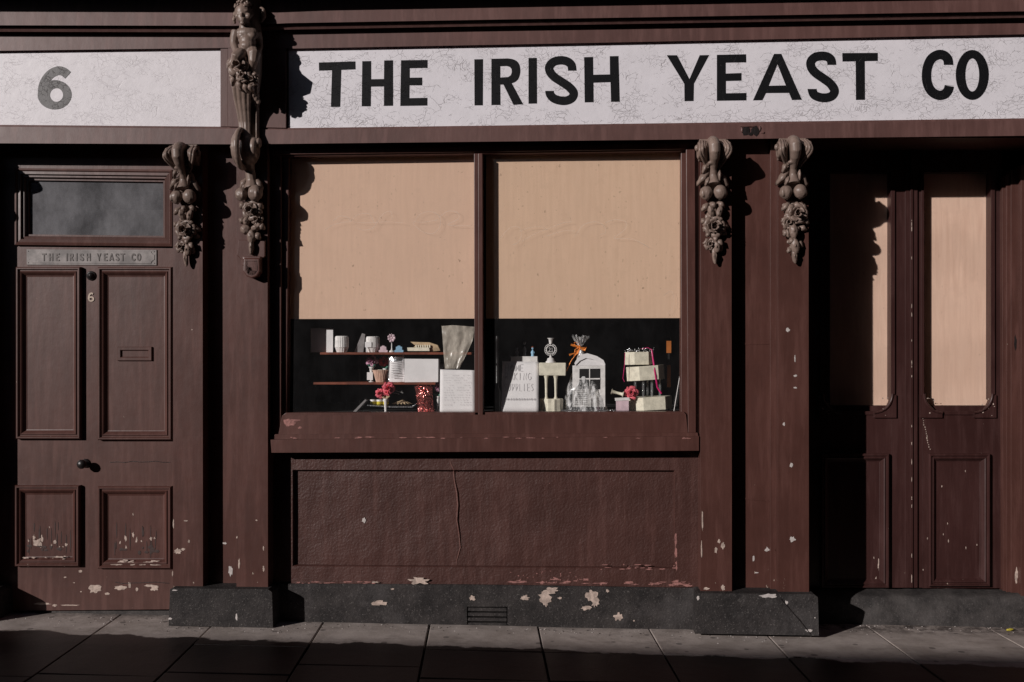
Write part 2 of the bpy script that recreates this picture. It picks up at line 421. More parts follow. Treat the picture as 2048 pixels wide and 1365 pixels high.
# ------------------------------------------------------------------ facade lines of the photograph
XS = [-900, -150, 230, 470, 575, 1000, 1500, 2048, 3000]
def T(l0, l1, r0, r1): return [(0, l0), (470, l1), (590, r0), (2048, r1)]
t_soff = T(-4, -3, -8, -34); t_bt = T(27, 28, 22, -2); t_bb = T(51, 52, 46, 23); t_f1 = T(57, 58, 52, 29); t_fb = T(64, 65, 59, 36)
t_st = T(102, 96, 98, 69); t_sb = T(250, 254, 257, 237); t_rb = T(287, 289, 288, 272)
def L(tab, x): return poly(tab, x)
YF, YP, YW, YG = -.14, -.105, 0.0, .03          # fascia rails, pilaster face, stall riser face, boards behind glass
YD, YR = .05, .34                               # left door, right doors

zb = gz(0)
shop = thing('shopfront', 'old brown painted wooden shopfront with pilasters, boarded window and two doorways', 'building', (0, 0, 0))
SH = shop
# upper wall and the projecting cornice (its soffit shades the top of the picture)
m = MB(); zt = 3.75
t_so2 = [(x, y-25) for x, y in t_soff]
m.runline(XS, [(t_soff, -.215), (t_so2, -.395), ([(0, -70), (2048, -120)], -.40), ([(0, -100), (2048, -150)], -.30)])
m.build('cornice', M['shade_dark'], SH)
m = MB(); m.box((-6.5, -.10, 3.45), (6.5, 1.8, 11)); m.build('upper_wall', M['brick'], SH)
m = MB()
m.runline(XS, [(t_soff, -.20), (t_bb, -.215), (t_bb, -.185), (t_f1, -.19), (t_fb, -.178), (t_fb, YF), (t_st, YF), (t_st, -.09)])
m.build('frieze_moulding', M['fascia'], SH)
m = MB()
t_bead = [(x, y+4) for x, y in t_sb]
m.runline(XS, [(t_sb, -.09), (t_sb, -.128), (t_bead, -.132), (t_bead, YF), (t_rb, YF-.004), (t_rb, 0.0)])
# flaking black patches above the gap between the two corbels
m.build('fascia_rail', M['fascia'], SH)
# fascia stretch between the two signs
m = MB(); m.slab([(456, L(t_st, 456)), (572, L(t_st, 572)), (572, L(t_sb, 572)), (456, L(t_sb, 456))], YF+.002, -.05)
m.slab([(441, L(t_st, 441)), (456, L(t_st, 456)), (456, L(t_sb, 456)), (441, L(t_sb, 441))], -.134, -.05)
m.build('fascia_block', M['fascia'], SH, bevel=.002)
m = MB()
for i, (x, y, w_, h_) in enumerate(((1492, 262, 20, 20), (1511, 262, 19, 22), (1500, 268, 12, 8))): m.chip(x, y, w_, h_, YF-.002, 500+i, 0, .004, 9, .3)
m.build('lifted_flake', M['iron'], SH)
m = MB()
for i, (x, y, w_, h_) in enumerate(((1498, 253, 34, 3), (1520, 256, 3, 14), (1484, 260, 3, 16), (1526, 265, 9, 5))): m.chip(x, y, w_, h_, YF-.003, 520+i, 0, .005, 9, .4)
m.build('curled_edge', M['fascia'], SH)

m = MB(); m.box((-6.5, 1.6, -.2), (6.5, 1.8, 3.45)); m.box((-6.5, .3, -.2), (-6.3, 1.6, 3.45)); m.box((6.3, .3, -.2), (6.5, 1.6, 3.45)); m.build('inner_light_stop', M['interior'], SH)  # dark enclosure added behind the front against light leaks
# ---- signs
def cat(pts, closed=False, n=6):
    out = []; k = len(pts); P = [Vector((*p, 0)) for p in pts]
    rng = range(k) if closed else range(k-1)
    for i in rng:
        p0 = P[(i-1) % k] if closed or i > 0 else P[i]; p1 = P[i]; p2 = P[(i+1) % k]; p3 = P[(i+2) % k] if closed or i+2 < k else p2
        for j in range(n):
            t_ = j/n; q = .5*((2*p1)+(p2-p0)*t_+(2*p0-5*p1+4*p2-p3)*t_**2+(3*p1-p0-3*p2+p3)*t_**3); out.append((q.x, q.y))
    if not closed: out.append(tuple(pts[-1]))
    return out
def stroke(pts, w_, ends=None):
    a = []; b_ = []; n = len(pts)
    for i, p in enumerate(pts):
        q0 = pts[max(i-1, 0)]; q1 = pts[min(i+1, n-1)]; dx, dy = q1[0]-q0[0], q1[1]-q0[1]
        if ends and i in (0, n-1): dx, dy = ends[0 if i == 0 else 1]
        l = math.hypot(dx, dy) or 1; nx, ny = -dy/l*w_/2, dx/l*w_/2
        a.append((p[0]+nx, p[1]+ny)); b_.append((p[0]-nx, p[1]-ny))
    return a+b_[::-1]
def ellp(cx, cy, rx, ry, n=36): return [(cx+rx*math.cos(2*math.pi*i/n), cy+ry*math.sin(2*math.pi*i/n)) for i in range(n)]
A2 = lambda p: (540+p[0]/2.6947, p[1]/2.6947)
A3 = lambda p: (1240+p[0]/2.5347, p[1]/2.5347)
A1 = lambda p: (p[0]/2.4375, p[1]/2.4375)
Spath = [(1629,382),(1624,352),(1603,333),(1567,326),(1528,335),(1505,362),(1511,392),(1535,418),(1573,443),(1612,470),(1636,500),(1629,527),(1603,542),(1570,544),(1532,533),(1511,512),(1506,491)]
GL = [
 ('T', A2, [[(263,338),(460,332),(461,375),(384,378),(378,577),(328,577),(334,380),(264,382)]]),
 ('H', A2, [[(497,331),(545,330),(545,428),(614,427),(615,327),(663,326),(663,571),(614,572),(614,467),(544,468),(543,574),(494,574)]]),
 ('E', A2, [[(706,326),(849,324),(849,367),(753,369),(753,420),(820,419),(820,461),(752,461),(751,530),(848,528),(848,570),(702,572)]]),
 ('I', A2, [[(1101,321),(1148,320),(1147,569),(1102,569)]]),
 ('R', A2, [[(1193,318),(1282,316)]+cat([(1305,319),(1328,329),(1344,350),(1349,384),(1342,418),(1325,440),(1303,450)])+[(1364,563),(1312,566),(1258,457),(1241,457),(1242,567),(1193,567)],
            [(1241,358),(1276,357),(1293,362),(1302,374),(1303,390),(1298,406),(1284,416),(1241,419)]]),
 ('I', A2, [[(1393,314),(1438,313),(1439,559),(1393,560)]]),
 ('S', A2, [stroke(cat(Spath), 46, ((0,-1),(0,-1)))]),
 ('H', A2, [[(1693,309),(1741,308),(1742,404),(1832,402),(1831,304),(1878,303),(1885,549),(1838,550),(1835,444),(1743,447),(1744,552),(1696,553)]]),
 ('Y', A3, [[(237,281),(289,281),(352,402),(404,281),(452,280),(375,425),(373,513),(327,514),(326,426)]]),
 ('E', A3, [[(491,279),(639,276),(640,317),(536,319),(536,374),(616,371),(616,410),(537,412),(537,474),(641,472),(641,510),(491,512)]]),
 ('A', A3, [[(781,274),(818,274),(922,507),(872,508),(857,472),(740,473),(722,509),(674,510)], [(798,326),(841,434),(754,436)]]),
 ('S', A3, [stroke(cat([(1074,330),(1069,303),(1048,288),(1016,285),(986,293),(967,316),(971,345),(993,372),(1030,398),(1066,425),(1087,458),(1078,484),(1050,496),(1015,495),(984,481),(973,452)]), 45, ((0,-1),(0,-1)))]),
 ('T', A3, [[(1127,270),(1307,269),(1307,310),(1241,311),(1242,507),(1196,508),(1195,312),(1128,313)]]),
 ('C', A3, [stroke(cat([(1666,330),(1661,300),(1640,281),(1611,279),(1577,301),(1557,350),(1556,412),(1576,460),(1611,483),(1645,479),(1664,457),(1670,434)]), 48, ((0,-1),(0,1)))]),
 ('O', A3, [ellp(1786, 381, 84, 127), ellp(1786, 381, 35, 84)])]
YS = -.118
def place(loops, f, Y): return [[(lambda q: (q.x, q.z))(U(*f(p), Y)) for p in lp] for lp in loops]
def signboard(x0, x1, label, mt, frame_l):
    o = U((x0+x1)/2, L(t_sb, (x0+x1)/2), YS)
    sg = thing('signboard', label, 'sign', o, None)
    m = MB(); xs = [x0]+[x for x in (0, 200, 470, 590) if x0 < x < x1]+[x1]
    pts = [(x, L(t_st, x)-3) for x in xs]+[(x, L(t_sb, x)+3) for x in xs[::-1]]
    m.slab(pts, YS, -.095); m.build('board', mt, sg)
    return sg
sg1 = signboard(577, 2900, 'long cracked white signboard reading THE IRISH YEAST CO above the shop window', M['signwhite'], True)
for nm, f, loops in GL:
    m = MB(); m.outline(place(loops, f, YS-.0012), YS-.0012, .0012); m.build('letter', M['letter'], sg1)
sg2 = signboard(-800, 441, 'smooth white signboard with a single faded grey 6 above the left door', M['smoothwhite'], False)
m = MB(); m.outline(place([ellp(266, 463, 83, 72), ellp(275, 464, 32, 33)], A1, YS-.0012), YS-.0012, .0012)
m.outline(place([stroke(cat([(331,368),(308,350),(280,346),(248,361),(224,388),(209,422),(206,455)]), 43, ((-1,-.9),(0,1)))], A1, YS-.0017), YS-.0017, .0017)
m.build('numeral', M['faded'], sg2)

# ---- pilasters
def pil(xl, xr, yt, yb, Y=YP, mt='worn', chips=()):
    m = MB(); m.slab([(xl, yt), (xr, yt), (xr+1, yb), (xl, yb)], Y, .02)
    for i, c in enumerate(chips): m.chip(*c, Y, int(c[0]*7+c[1]), 1)
    return m
m = pil(-118, -46, 280, 1185); p0 = m.build('pilaster', [M['worn'], M['bare']], SH, bevel=.004)
m = pil(346, 405, 284, 1176, chips=[(355, 1103, 16, 12), (366, 1099, 10, 5), (378, 1083, 4, 8), (347, 1048, 3, 18), (384, 660, 3, 3), (371, 1042, 8, 3)])
m.build('pilaster', [M['worn'], M['bare']], SH, bevel=.004)
m = pil(473, 535, 280, 1176, chips=[(478, 1128, 4, 22), (527, 1138, 4, 12), (527, 1097, 3, 10), (474, 1075, 3, 6), (513, 1041, 4, 3)])
m.build('pilaster', [M['worn'], M['bare']], SH, bevel=.004)
m = pil(1401, 1463, 274, 1187, chips=[(1438, 1083, 6, 9), (1446, 1092, 9, 14), (1432, 1100, 6, 16), (1413, 1178, 14, 6), (1446, 1176, 8, 12), (1405, 1040, 3, 50), (1403, 1100, 3, 40)])
m.build('pilaster', [M['worn'], M['bare']], SH, bevel=.004)
m = pil(1556, 1617, 274, 1187, chips=[(1576, 660, 8, 9), (1591, 752, 8, 5), (1591, 776, 8, 4), (1583, 931, 9, 10), (1585, 1079, 14, 12), (1568, 849, 5, 8), (1534, 1095, 2, 2), (1590, 718, 3, 14)])
m.build('pilaster', [M['worn'], M['flake']], SH, bevel=.004)
# recessed panels between the paired pilasters
m = MB(); m.rect(405, 280, 474, 1180, -.018, .1); m.chip(461, 1142, 9, 22, -.018, 9); m.chip(449, 1087, 10, 5, -.018, 10)
m.build('recess_panel', [M['worn'], M['flake']], SH)
m = MB(); m.rect(1455, 270, 1560, 1195, -.012, .1)
for i, c in enumerate(((1534, 1100, 13, 8), (1507, 1118, 5, 12), (1513, 1146, 8, 3))): m.chip(*c, -.012, 80+i)
m.slab([(1463, 687), (1551, 685), (1551, 689), (1463, 691)], -.014, 0); m.slab([(1463, 994), (1548, 1000), (1548, 1004), (1463, 998)], -.014, 0)
m.rect(1541, 274, 1556, 1187, -.045, 0)
m.build('recess_panel', [M['worn'], M['flake']], SH, bevel=.002)
# plinth blocks
def jag(p, k=.004, seed=1):
    return p
def plinth(xl, xr, yt, yb, Y, chips=(), mb=None):
    m = MB(); m.slab([(xl+3, yt+2), (xl+8, yt), (xr-10, yt+2), (xr-2, yt+8), (xr, yb), (xl, yb-4)], Y, .08)
    for i, c in enumerate(chips): m.chip(*c, Y, int(c[0]*3+c[1]), 1, .0012)
    return m
plinth(-160, -14, 1182, 1243, -.16).build('plinth_block', [M['plinth'], M['bare']], SH, bevel=.006)
plinth(337, 546, 1177, 1256, -.16, chips=[(349, 1181, 12, 3), (340, 1238, 8, 5), (473, 1235, 4, 18)]).build('plinth_block', [M['plinth'], M['flake']], SH, bevel=.006)
plinth(1390, 1638, 1187, 1272, -.16, chips=[(1537, 1192, 36, 9), (1573, 1206, 6, 9), (1396, 1196, 6, 10), (1618, 1262, 16, 6), (1630, 1236, 3, 3)]).build('plinth_block', [M['plinth'], M['flake']], SH, bevel=.008)
m = MB(); m.tube([U(x, y, -.162) for x, y in ((1562, 1198), (1585, 1225), (1600, 1242), (1622, 1270))], [.003, .002, .003, .002]); m.build('crack', M['iron'], SH)

# ---- stall riser below the window
m = MB()
TL, TR, BR_, BL = U(540, 900, 0), U(1402, 896, 0), U(1402, 1175, 0), U(540, 1175, 0)
itl, itr, ibr, ibl = U(585, 940, 0), U(1350, 941, 0), U(1350, 1138, 0), U(585, 1133, 0)
for a, b_, c, d in ((TL, TR, itr, itl), (TR, BR_, ibr, itr), (BR_, BL, ibl, ibr), (BL, TL, itl, ibl)): m.add([a, b_, c, d], [(0, 1, 2, 3)])
N_ = 26                                            # the cement panel is uneven: a shallow hand-floated relief
m.ring([itl, itr, ibr, ibl], [(0, 0), (.004, .008), (.006, .026)], fill=False)
iq = [Vector((c.x+sx*.006, .026, c.z+sz*.006)) for c, (sx, sz) in zip((itl, itr, ibr, ibl), [(1, -1), (-1, -1), (-1, 1), (1, 1)])]
vs = []; NX, NZ = 60, 18
for j in range(NZ+1):
    for i in range(NX+1):
        p = iq[0].lerp(iq[1], i/NX).lerp(iq[3].lerp(iq[2], i/NX), j/NZ)
        e = min(i, NX-i, j, NZ-j, 2)/2
        p = p+Vector((0, e*.004*noise.noise(Vector((p.x*3, 0, p.z*4))), 0)); vs.append(p)
m.add(vs, [(j*(NX+1)+i, j*(NX+1)+i+1, (j+1)*(NX+1)+i+1, (j+1)*(NX+1)+i) for j in range(NZ) for i in range(NX)], 0, True)
m.chip(728, 1041, 9, 13, .024, 33)
riser = m
m = MB(); pts = [(905, 922), (908, 945), (909, 960), (914, 985), (916, 1010), (914, 1040), (918, 1065), (921, 1095), (914, 1120), (915, 1140)]
m.tube([U(x, y, .026) for x, y in pts], [.005, .006, .005, .007, .006, .005, .005, .004, .003, .001], flat=1.3)
m.tube([U(x-6, y, .002) for x, y in ((905, 920), (910, 932), (914, 941))], [.002, .005, .003])
m.build('cement_ridge', M['ridge'], SH)
m = riser; rn = random.Random(4)
for k in range(46):
    x = rn.uniform(1020, 1390); y = 1165+(x-1020)*.018-rn.random()**2*9
    m.chip(x, y, rn.uniform(6, 26), rn.uniform(1.5, 6), -.0002, 900+k, 2, .0012, 12, .5)
for k in range(30): m.chip(rn.uniform(1020, 1170), 1165-rn.random()**1.5*26, rn.uniform(1, 4), rn.uniform(1, 4), -.0002, 700+k, 2, .001, 7)
for k in range(16):
    y = rn.uniform(1060, 1135); m.chip(1351+rn.uniform(-1, 2), y, 3, rn.uniform(6, 22), -.0002, 640+k, 2, .001, 9)
for k in range(22): m.chip(rn.uniform(1200, 1350), rn.uniform(1128, 1140), rn.uniform(2, 16), rn.uniform(1, 3), -.0002, 600+k, 2, .001, 9)
for k in range(20): m.chip(rn.uniform(590, 800), rn.uniform(1164, 1168), rn.uniform(3, 18), rn.uniform(1, 3), -.0002, 660+k, 2, .001, 9)
m.build('stall_riser', [M['riser'], M['flake'], M['pinkbare']], SH)
# dark band of the wall plinth, with an air brick
m = MB()
top = [(540, 1168), (596, 1168), (700, 1168), (800, 1169), (930, 1170), (1100, 1173), (1250, 1175), (1392, 1177)]
def vent_band():
    m.slab([(540, 1168), (934, 1170), (934, 1262), (540, 1262)], -.014, .05)
    m.slab([(1015, 1171), (1400, 1177), (1400, 1274), (1015, 1266)], -.014, .05)
    m.slab([(934, 1170), (1015, 1171), (1015, 1214), (934, 1214)], -.014, .05)
vent_band()
for i, c in enumerate([(838, 1162, 44, 17), (756, 1207, 38, 12), (945, 1197, 12, 12), (1050, 1196, 18, 13), (1102, 1181, 34, 14), (1091, 1195, 28, 26), (1092, 1208, 10, 14), (1184, 1190, 26, 26), (1190, 1205, 18, 22), (1172, 1216, 22, 10), (1237, 1234, 20, 18), (1215, 1182, 8, 8), (785, 1179, 8, 4), (1120, 1197, 9, 6), (1268, 1242, 5, 4), (750, 1165, 18, 4)]):
    m.chip(*c, -.0155 if c[1] > 1172 else -.0145, 40+i, 1, .0015, 18, .42)
m.build('wall_plinth', [M['plinth'], M['bare']], SH, bevel=.002)
m = MB(); m.rect(930, 1212, 1018, 1262, .012, .05)
for k in range(4): m.slab([(936, 1216+k*10), (1013, 1217+k*10), (1013, 1223.5+k*10), (936, 1222.5+k*10)], -.013, .02)
m.build('air_vent', M['plinth'], SH)

# ---- window
win = MB()
win.slab([(546, 300), (1400, 286), (1400, 298), (546, 310)], -.06, .02)             # head
win.slab([(546, 270), (1400, 262), (1400, 288), (546, 302)], -.035, .02)
win.slab([(536, 300), (562, 300), (562, 872), (546, 872)], -.05, .05)               # left jamb
win.slab([(562, 305), (578, 305), (573, 832), (562, 832)], -.025, .05)
win.slab([(1362, 292), (1372, 292), (1376, 838), (1362, 838)], -.03, .05)
win.slab([(1372, 290), (1390, 290), (1392, 866), (1376, 866)], -.06, .05)
win.slab([(1389, 286), (1402, 286), (1402, 880), (1392, 880)], -.035, .05)
win_o = win.build('shop_window', M['brown'], SH, bevel=.003)
m = MB(); m.slab([(550, 310), (1372, 296), (1372, 302), (550, 314)], -.045, .02)
m.build('head_bead', M['brown'], win_o, bevel=.002)
m = MB(); m.slab([(948, 305), (956, 305), (957, 832), (949, 832)], -.045, .04); m.slab([(956, 307), (965, 307), (966, 836), (957, 836)], -.058, .04)
m.build('mullion', M['brown'], win_o, bevel=.003)
m = MB(); m.slab([(564, 831), (1372, 829), (1376, 866), (557, 869)], -.062, .06)
m.slab([(572, 826), (1368, 824), (1372, 830), (564, 832)], -.045, .06)
for i, c in enumerate(((578, 846, 30, 16), (590, 841, 26, 5), (600, 856, 10, 5))): m.chip(*c, -.062, 60+i, 1)
m.build('bottom_rail', [M['worn'], M['pinkbare']], win_o, bevel=.004)
m = MB(); m.slab([(541, 880), (1398, 873), (1398, 902), (543, 906)], -.105, .01)
m.slab([(550, 869), (1395, 866), (1397, 875), (545, 879)], -.075, .01)
for k in range(26): m.chip(rn.uniform(560, 1390), 877.5-(rn.random()*3), rn.uniform(3, 22), rn.uniform(1.2, 3.2), -.1055, 300+k, 1, .001, 10, .4)
m.build('sill', [M['worn'], M['pinkbare']], win_o, bevel=.006)
# panes
for x0, x1 in ((570, 950), (964, 1366)):
    m = MB(); m.add([U(x0, 300, .006), U(x1, 300, .006), U(x1, 834, .006), U(x0, 834, .006)], [(0, 1, 2, 3)]); m.build('pane', M['glass'], win_o)
# scratched tags on the glass
M['scratch'] = glass('etched_scratch', .28, (.9, .8, .72))
def squig(pts, w_=1.1, Y=.0052):
    mm = MB(); mm.outline(place([stroke(cat(pts, n=8), w_*1.1)], lambda p: (560+p[0]/2.438, 280+p[1]/2.438), Y), Y, .0002); mm.build('scratched_tag', M['scratch'], win_o)
squig([(260,395),(290,372),(330,378),(345,395),(370,370),(410,358),(440,366),(460,405)], 1.6); squig([(372,425),(400,440),(450,432),(475,400),(505,360),(540,350),(548,385)], 1.6)
squig([(220,440),(260,415),(330,400),(420,405),(520,400),(600,405)], 1.3)
squig([(655,405),(680,365),(735,350),(778,375),(780,420),(750,455),(700,450),(660,420),(652,400),(700,402),(770,390)], 1.6)
squig([(780,375),(820,348),(865,355),(870,385),(820,415),(930,420)], 1.6)
squig([(1075,478),(1120,430),(1160,425),(1180,450),(1160,500),(1120,512),(1100,480),(1140,460),(1210,430),(1280,425),(1300,440)], 1.6)
squig([(1180,495),(1250,455),(1330,425),(1380,405),(1425,400)], 1.3); squig([(1300,470),(1380,445),(1440,445)], 1.3)
squig([(1440,470),(1480,415),(1540,400),(1580,420),(1585,455),(1560,460)], 1.6); squig([(1585,405),(1630,390),(1685,400),(1680,440),(1630,480),(1720,485),(1800,525)], 1.6)
squig([(1870,760),(1910,740),(1920,800),(1890,850)], 1.0)
# lining of the display box
zf = U(900, 827, .03).z
xl_, xr_ = U(556, 700, 0).x, U(1392, 700, 0).x; zc = U(900, 285, 0).z
m = MB()
m.box((xl_, .045, zf-.03), (xr_, 1.35, zf)); m.box((xl_-.02, .03, zf-.03), (xl_, 1.35, zc)); m.box((xr_, .051, zf-.03), (xr_+.02, 1.35, zc))
m.box((xl_, 1.35, zf-.03), (xr_, 1.37, zc)); m.box((xl_, .06, zc), (xr_, 1.35, zc+.02))
m.build('display_lining', M['interior'], win_o)

# boards behind the glass
def board(pts, Y, mt, label, group='plywood sheets behind the glass'):
    c = U((pts[0][0]+pts[1][0])/2, pts[2][1], Y)
    m = MB(); m.slab(pts, Y, Y+.012); o = m.build('plywood_board', mt, None, org=c); tag(o, label, 'board', group); return o
board([(574, 300), (960, 296), (960, 637.5), (574, 638.5)], YG, M['ply'], 'pinkish plywood sheet behind the left pane of the shop window')
board([(972, 296), (1372, 292), (1372, 636.5), (972, 637.5)], YG, M['ply2'], 'yellower plywood sheet behind the right pane of the shop window')
board([(1630, 290), (1796, 290), (1796, 811), (1630, 811)], YR+.058, M['plydoor'], 'plywood sheet half in shadow behind the left leaf of the double door')
board([(1840, 290), (1998, 290), (1998, 811), (1840, 811)], YR+.058, M['plydoor'], 'sunlit swirly grained plywood sheet behind the right leaf of the double door')

# ---- left doorway: door numbered 6
dr = MB()
dr.slab([(20, 494), (350, 496), (348, 1219), (20, 1222)], YD, YD+.05)
for i, c in enumerate([(190, 1178, 26, 22), (240, 1176, 26, 12), (259, 1171, 6, 15), (214, 1188, 10, 5), (309, 1177, 18, 12), (300, 1172, 22, 6), (161, 1143, 8, 6), (109, 1211, 10, 6), (85, 1208, 40, 4), (140, 1211, 40, 3), (130, 1155, 6, 3), (148, 1166, 4, 2), (162, 1184, 4, 3), (345, 1148, 3, 12), (338, 1000, 3, 4), (274, 1179, 6, 9)]):
    dr.chip(*c, YD, 120+i, 1)
for x0, x1, y in ((220, 340, 925), (230, 338, 1167)):       # split in the lock rail
    dr.tube([U(lerp(x0, x1, k/8), y-1+rn.uniform(-1.5, 1.5), YD-.001) for k in range(9)], .0016, 2)
door = dr.build('door', [M['door'], M['bare'], M['iron']], SH)
door['label'] = 'brown four panel door with brass name plate and number 6'
def panel(x0, y0, x1, y1, Y, par, mt, w_=.07, chips=(), splits=(), name='panel'):
    m = MB(); k = w_/.07
    prof = [(0, Y+.01), (0, Y-.022), (.006*k, Y-.030), (.013*k, Y-.030), (.019*k, Y-.019), (.024*k, Y-.019), (.029*k, Y-.025), (.036*k, Y-.02), (.050*k, Y-.004), (.056*k, Y-.003), (.058*k, Y-.0015)]
    C4 = [U(x0, y0, Y), U(x1, y0, Y), U(x1, y1, Y), U(x0, y1, Y)]
    m.ring(C4, prof, 0)
    for i, c in enumerate(chips): m.chip(*c[:4], c[4] if len(c) > 4 else Y-.0015, int(c[0]*5+c[1]), 1, .0012, 12, .5)
    for c in splits: m.chip(*c, Y-.0017, int(c[0]*11+c[1]), 2, .001, 9, .3)
    return m.build(name, [mt, M['bare'], M['split']], par)
panel(36, 535, 165, 878, YD, door, M['door']); panel(199, 535, 347, 880, YD, door, M['door'])
cl = [(76, 1086, 22, 22), (109, 1085, 7, 11), (133, 1090, 7, 7), (57, 1082, 4, 6), (99, 1055, 3, 4), (50, 1074, 3, 8), (119, 1094, 3, 4), (68, 1076, 6, 14), (84, 1078, 5, 16), (103, 1091, 4, 5), (126, 1094, 3, 3)]
cl += [(90+rn.uniform(-40, 40), 1116+rn.uniform(-3, 3), rn.uniform(5, 18), rn.uniform(2, 4), YD-.0195) for k in range(8)]
panel(34, 970, 163, 1132, YD, door, M['worn'], chips=cl, splits=[(rn.uniform(52, 145), rn.uniform(1050, 1098), rn.uniform(1.3, 2.6), rn.uniform(16, 46)) for k in range(15)]+[(rn.uniform(55, 140), rn.uniform(1092, 1104), rn.uniform(4, 14), rn.uniform(4, 9)) for k in range(9)])
cr_ = [(251, 1078, 5, 20), (252, 1095, 4, 10), (266, 1070, 5, 14), (273, 1080, 5, 18), (302, 1078, 6, 9), (309, 1077, 4, 6), (266, 1029, 3, 7), (240, 1086, 3, 8), (283, 1083, 3, 6)]
cr_ += [(270+rn.uniform(-40, 50), 1125+rn.uniform(-6, 6), rn.uniform(8, 34), rn.uniform(1.5, 4), YD-.0195) for k in range(14)]
panel(199, 972, 346, 1136, YD, door, M['worn'], chips=cr_, splits=[(rn.uniform(228, 320), rn.uniform(1055, 1100), rn.uniform(1.3, 2.6), rn.uniform(16, 46)) for k in range(15)]+[(rn.uniform(228, 318), rn.uniform(1092, 1108), rn.uniform(4, 14), rn.uniform(4, 9)) for k in range(10)])
m = MB(); c = U(172, 927, YD); a90 = Matrix.Rotation(R(90), 3, 'X')
m.lathe(c, [(.026, -.004), (.028, .004), (.024, .010), (.012, .014), (.012, .032), (.020, .038), (.027, .048), (.028, .058), (.022, .068), (.010, .073), (.002, .074)], 10, axis=a90)
m.build('door_knob', M['iron'], door)
m = MB(); c = U(183, 552, YD); m.lathe(c, [(.028, -.002), (.028, .006), (.024, .009), (.019, .009), (.017, .012), (.017, .016), (.008, .022), (.001, .024)], 20, axis=a90)
m.build('lock_rose', M['iron'], door)
m = MB(); f6 = lambda p: (p[0]/3.25, 480+p[1]/3.25)
m.outline(place([ellp(592, 385, 20, 18, 20), ellp(592, 385, 10, 8, 20)], f6, YD-.004), YD-.004, .004)
m.outline(place([stroke(cat([(604,352),(592,348),(580,360),(576,385)]), 11)], f6, YD-.0045), YD-.0045, .0045); m.build('door_number', M['numeral'], door)
m = MB(); Yl = YD-.0015
C4 = [U(236, 694, Yl), U(305, 694, Yl), U(305, 722, Yl), U(236, 722, Yl)]
m.ring(C4, [(0, Yl+.005), (0, Yl-.008), (.003, Yl-.012), (.018, Yl-.012), (.021, Yl-.009), (.024, Yl-.0015)], 0); m.build('letter_slot', [M['door']], door)
# name plate
m = MB(); Yn = YD-.006
cs = [(53, 507), (60, 500), (305, 501), (313, 509), (313, 523), (305, 530), (60, 528), (53, 521)]
m.slab([(53, 499), (313, 500), (313, 531), (53, 530)], Yn, YD+.001)
m.slab([(57, 509), (60, 508), (63, 505), (64, 502), (302, 503), (303, 506), (306, 509), (309, 510), (309, 520), (306, 521), (303, 524), (302, 527.5), (64, 526.5), (63, 523), (60, 520), (57, 519)], Yn-.0026, YD)
for x, y in ((57, 503), (309, 504), (57, 526), (309, 527)): m.ell(U(x, y, Yn), (.003, .003, .003), 1, seg=8, rings=5)
plate = m.build('name_plate', [M['brass'], M['iron']], door, bevel=.001)
spans = [(272,300),(317,343),(361,386),(429,439),(452,478),(492,501),(517,544),(562,588),(628,656),(674,698),(708,740),(749,774),(782,810),(853,880),(888,916)]
for (nm, f, loops), (u0, u1) in zip(GL, spans):
    xs = [p[0] for lp in loops for p in lp]; ys = [p[1] for lp in loops for p in lp]; ax, bx, ay, by = min(xs), max(xs), min(ys), max(ys)
    g = lambda p: ((u0+(p[0]-ax)/(bx-ax)*(u1-u0))/3.25, 480+(88+(p[1]-ay)/(by-ay)*50)/3.25)
    m.__init__(); m.outline(place(loops, g, Yn-.0052), Yn-.0052, .004); m.build('raised_letter', M['letterbrass'], door)
# transom above the door
m = MB(); C4 = [U(33, 338, YD), U(347, 341, YD), U(347, 494, YD), U(33, 491, YD)]
m.ring(C4, [(0, YD+.03), (0, YD-.02), (.012, YD-.024), (.018, YD-.016), (.034, YD-.018), (.038, YD-.004), (.05, YD-.006), (.056, YD+.012), (.066, YD+.012), (.068, YD+.035)], 0, fill=False)
tf = m.build('transom_window', [M['door']], SH)
m = MB(); m.add([U(a, b_, YD+.028) for a, b_ in ((50, 362), (332, 362), (332, 476), (50, 476))], [(0, 1, 2, 3)]); m.build('transom_pane', M['transom'], tf)
m = MB(); m.rect(-130, 225, 420, 344, YD+.005, .1); m.build('door_head', M['door'], SH)
m = MB(); m.rect(-60, 290, 40, 1222, YD+.004, .1); m.build('door_jamb', M['door'], SH)
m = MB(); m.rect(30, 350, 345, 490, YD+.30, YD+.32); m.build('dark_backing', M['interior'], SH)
m = MB(); m.slab([(-60, 1222), (352, 1222), (352, 1250), (-60, 1250)], YD+.02, .4); m.build('door_threshold', M['step'], SH)

# ---- right doorway: double door with boarded glass
DD = MB(); Y = YR
DD.slab([(1600, 280), (1660, 280), (1660, 1185), (1600, 1185)], Y, Y+.05)
DD.slab([(1783, 280), (1812, 280), (1812, 1176), (1783, 1176)], Y, Y+.05)
DD.slab([(1834, 280), (1845, 280), (1845, 1176), (1834, 1176)], Y, Y+.05)
DD.slab([(1988, 280), (2004, 280), (2006, 1177), (1988, 1177)], Y, Y+.05)
DD.slab([(1660, 826), (1783, 826), (1783, 1176), (1660, 1176)], Y, Y+.05)
DD.slab([(1845, 826), (1988, 826), (1988, 1177), (1845, 1177)], Y, Y+.05)
DD.slab([(1660, 280), (1783, 280), (1783, 345), (1660, 345)], Y, Y+.05); DD.slab([(1845, 280), (1988, 280), (1988, 345), (1845, 345)], Y, Y+.05)
for k in range(30):
    DD.chip(1845+(k/30)*15+rn.uniform(-1, 1), 835+k*2.2, rn.uniform(1, 3), rn.uniform(2, 5), Y-.0005, 200+k, 1, .001, 7) if k % 2 else None
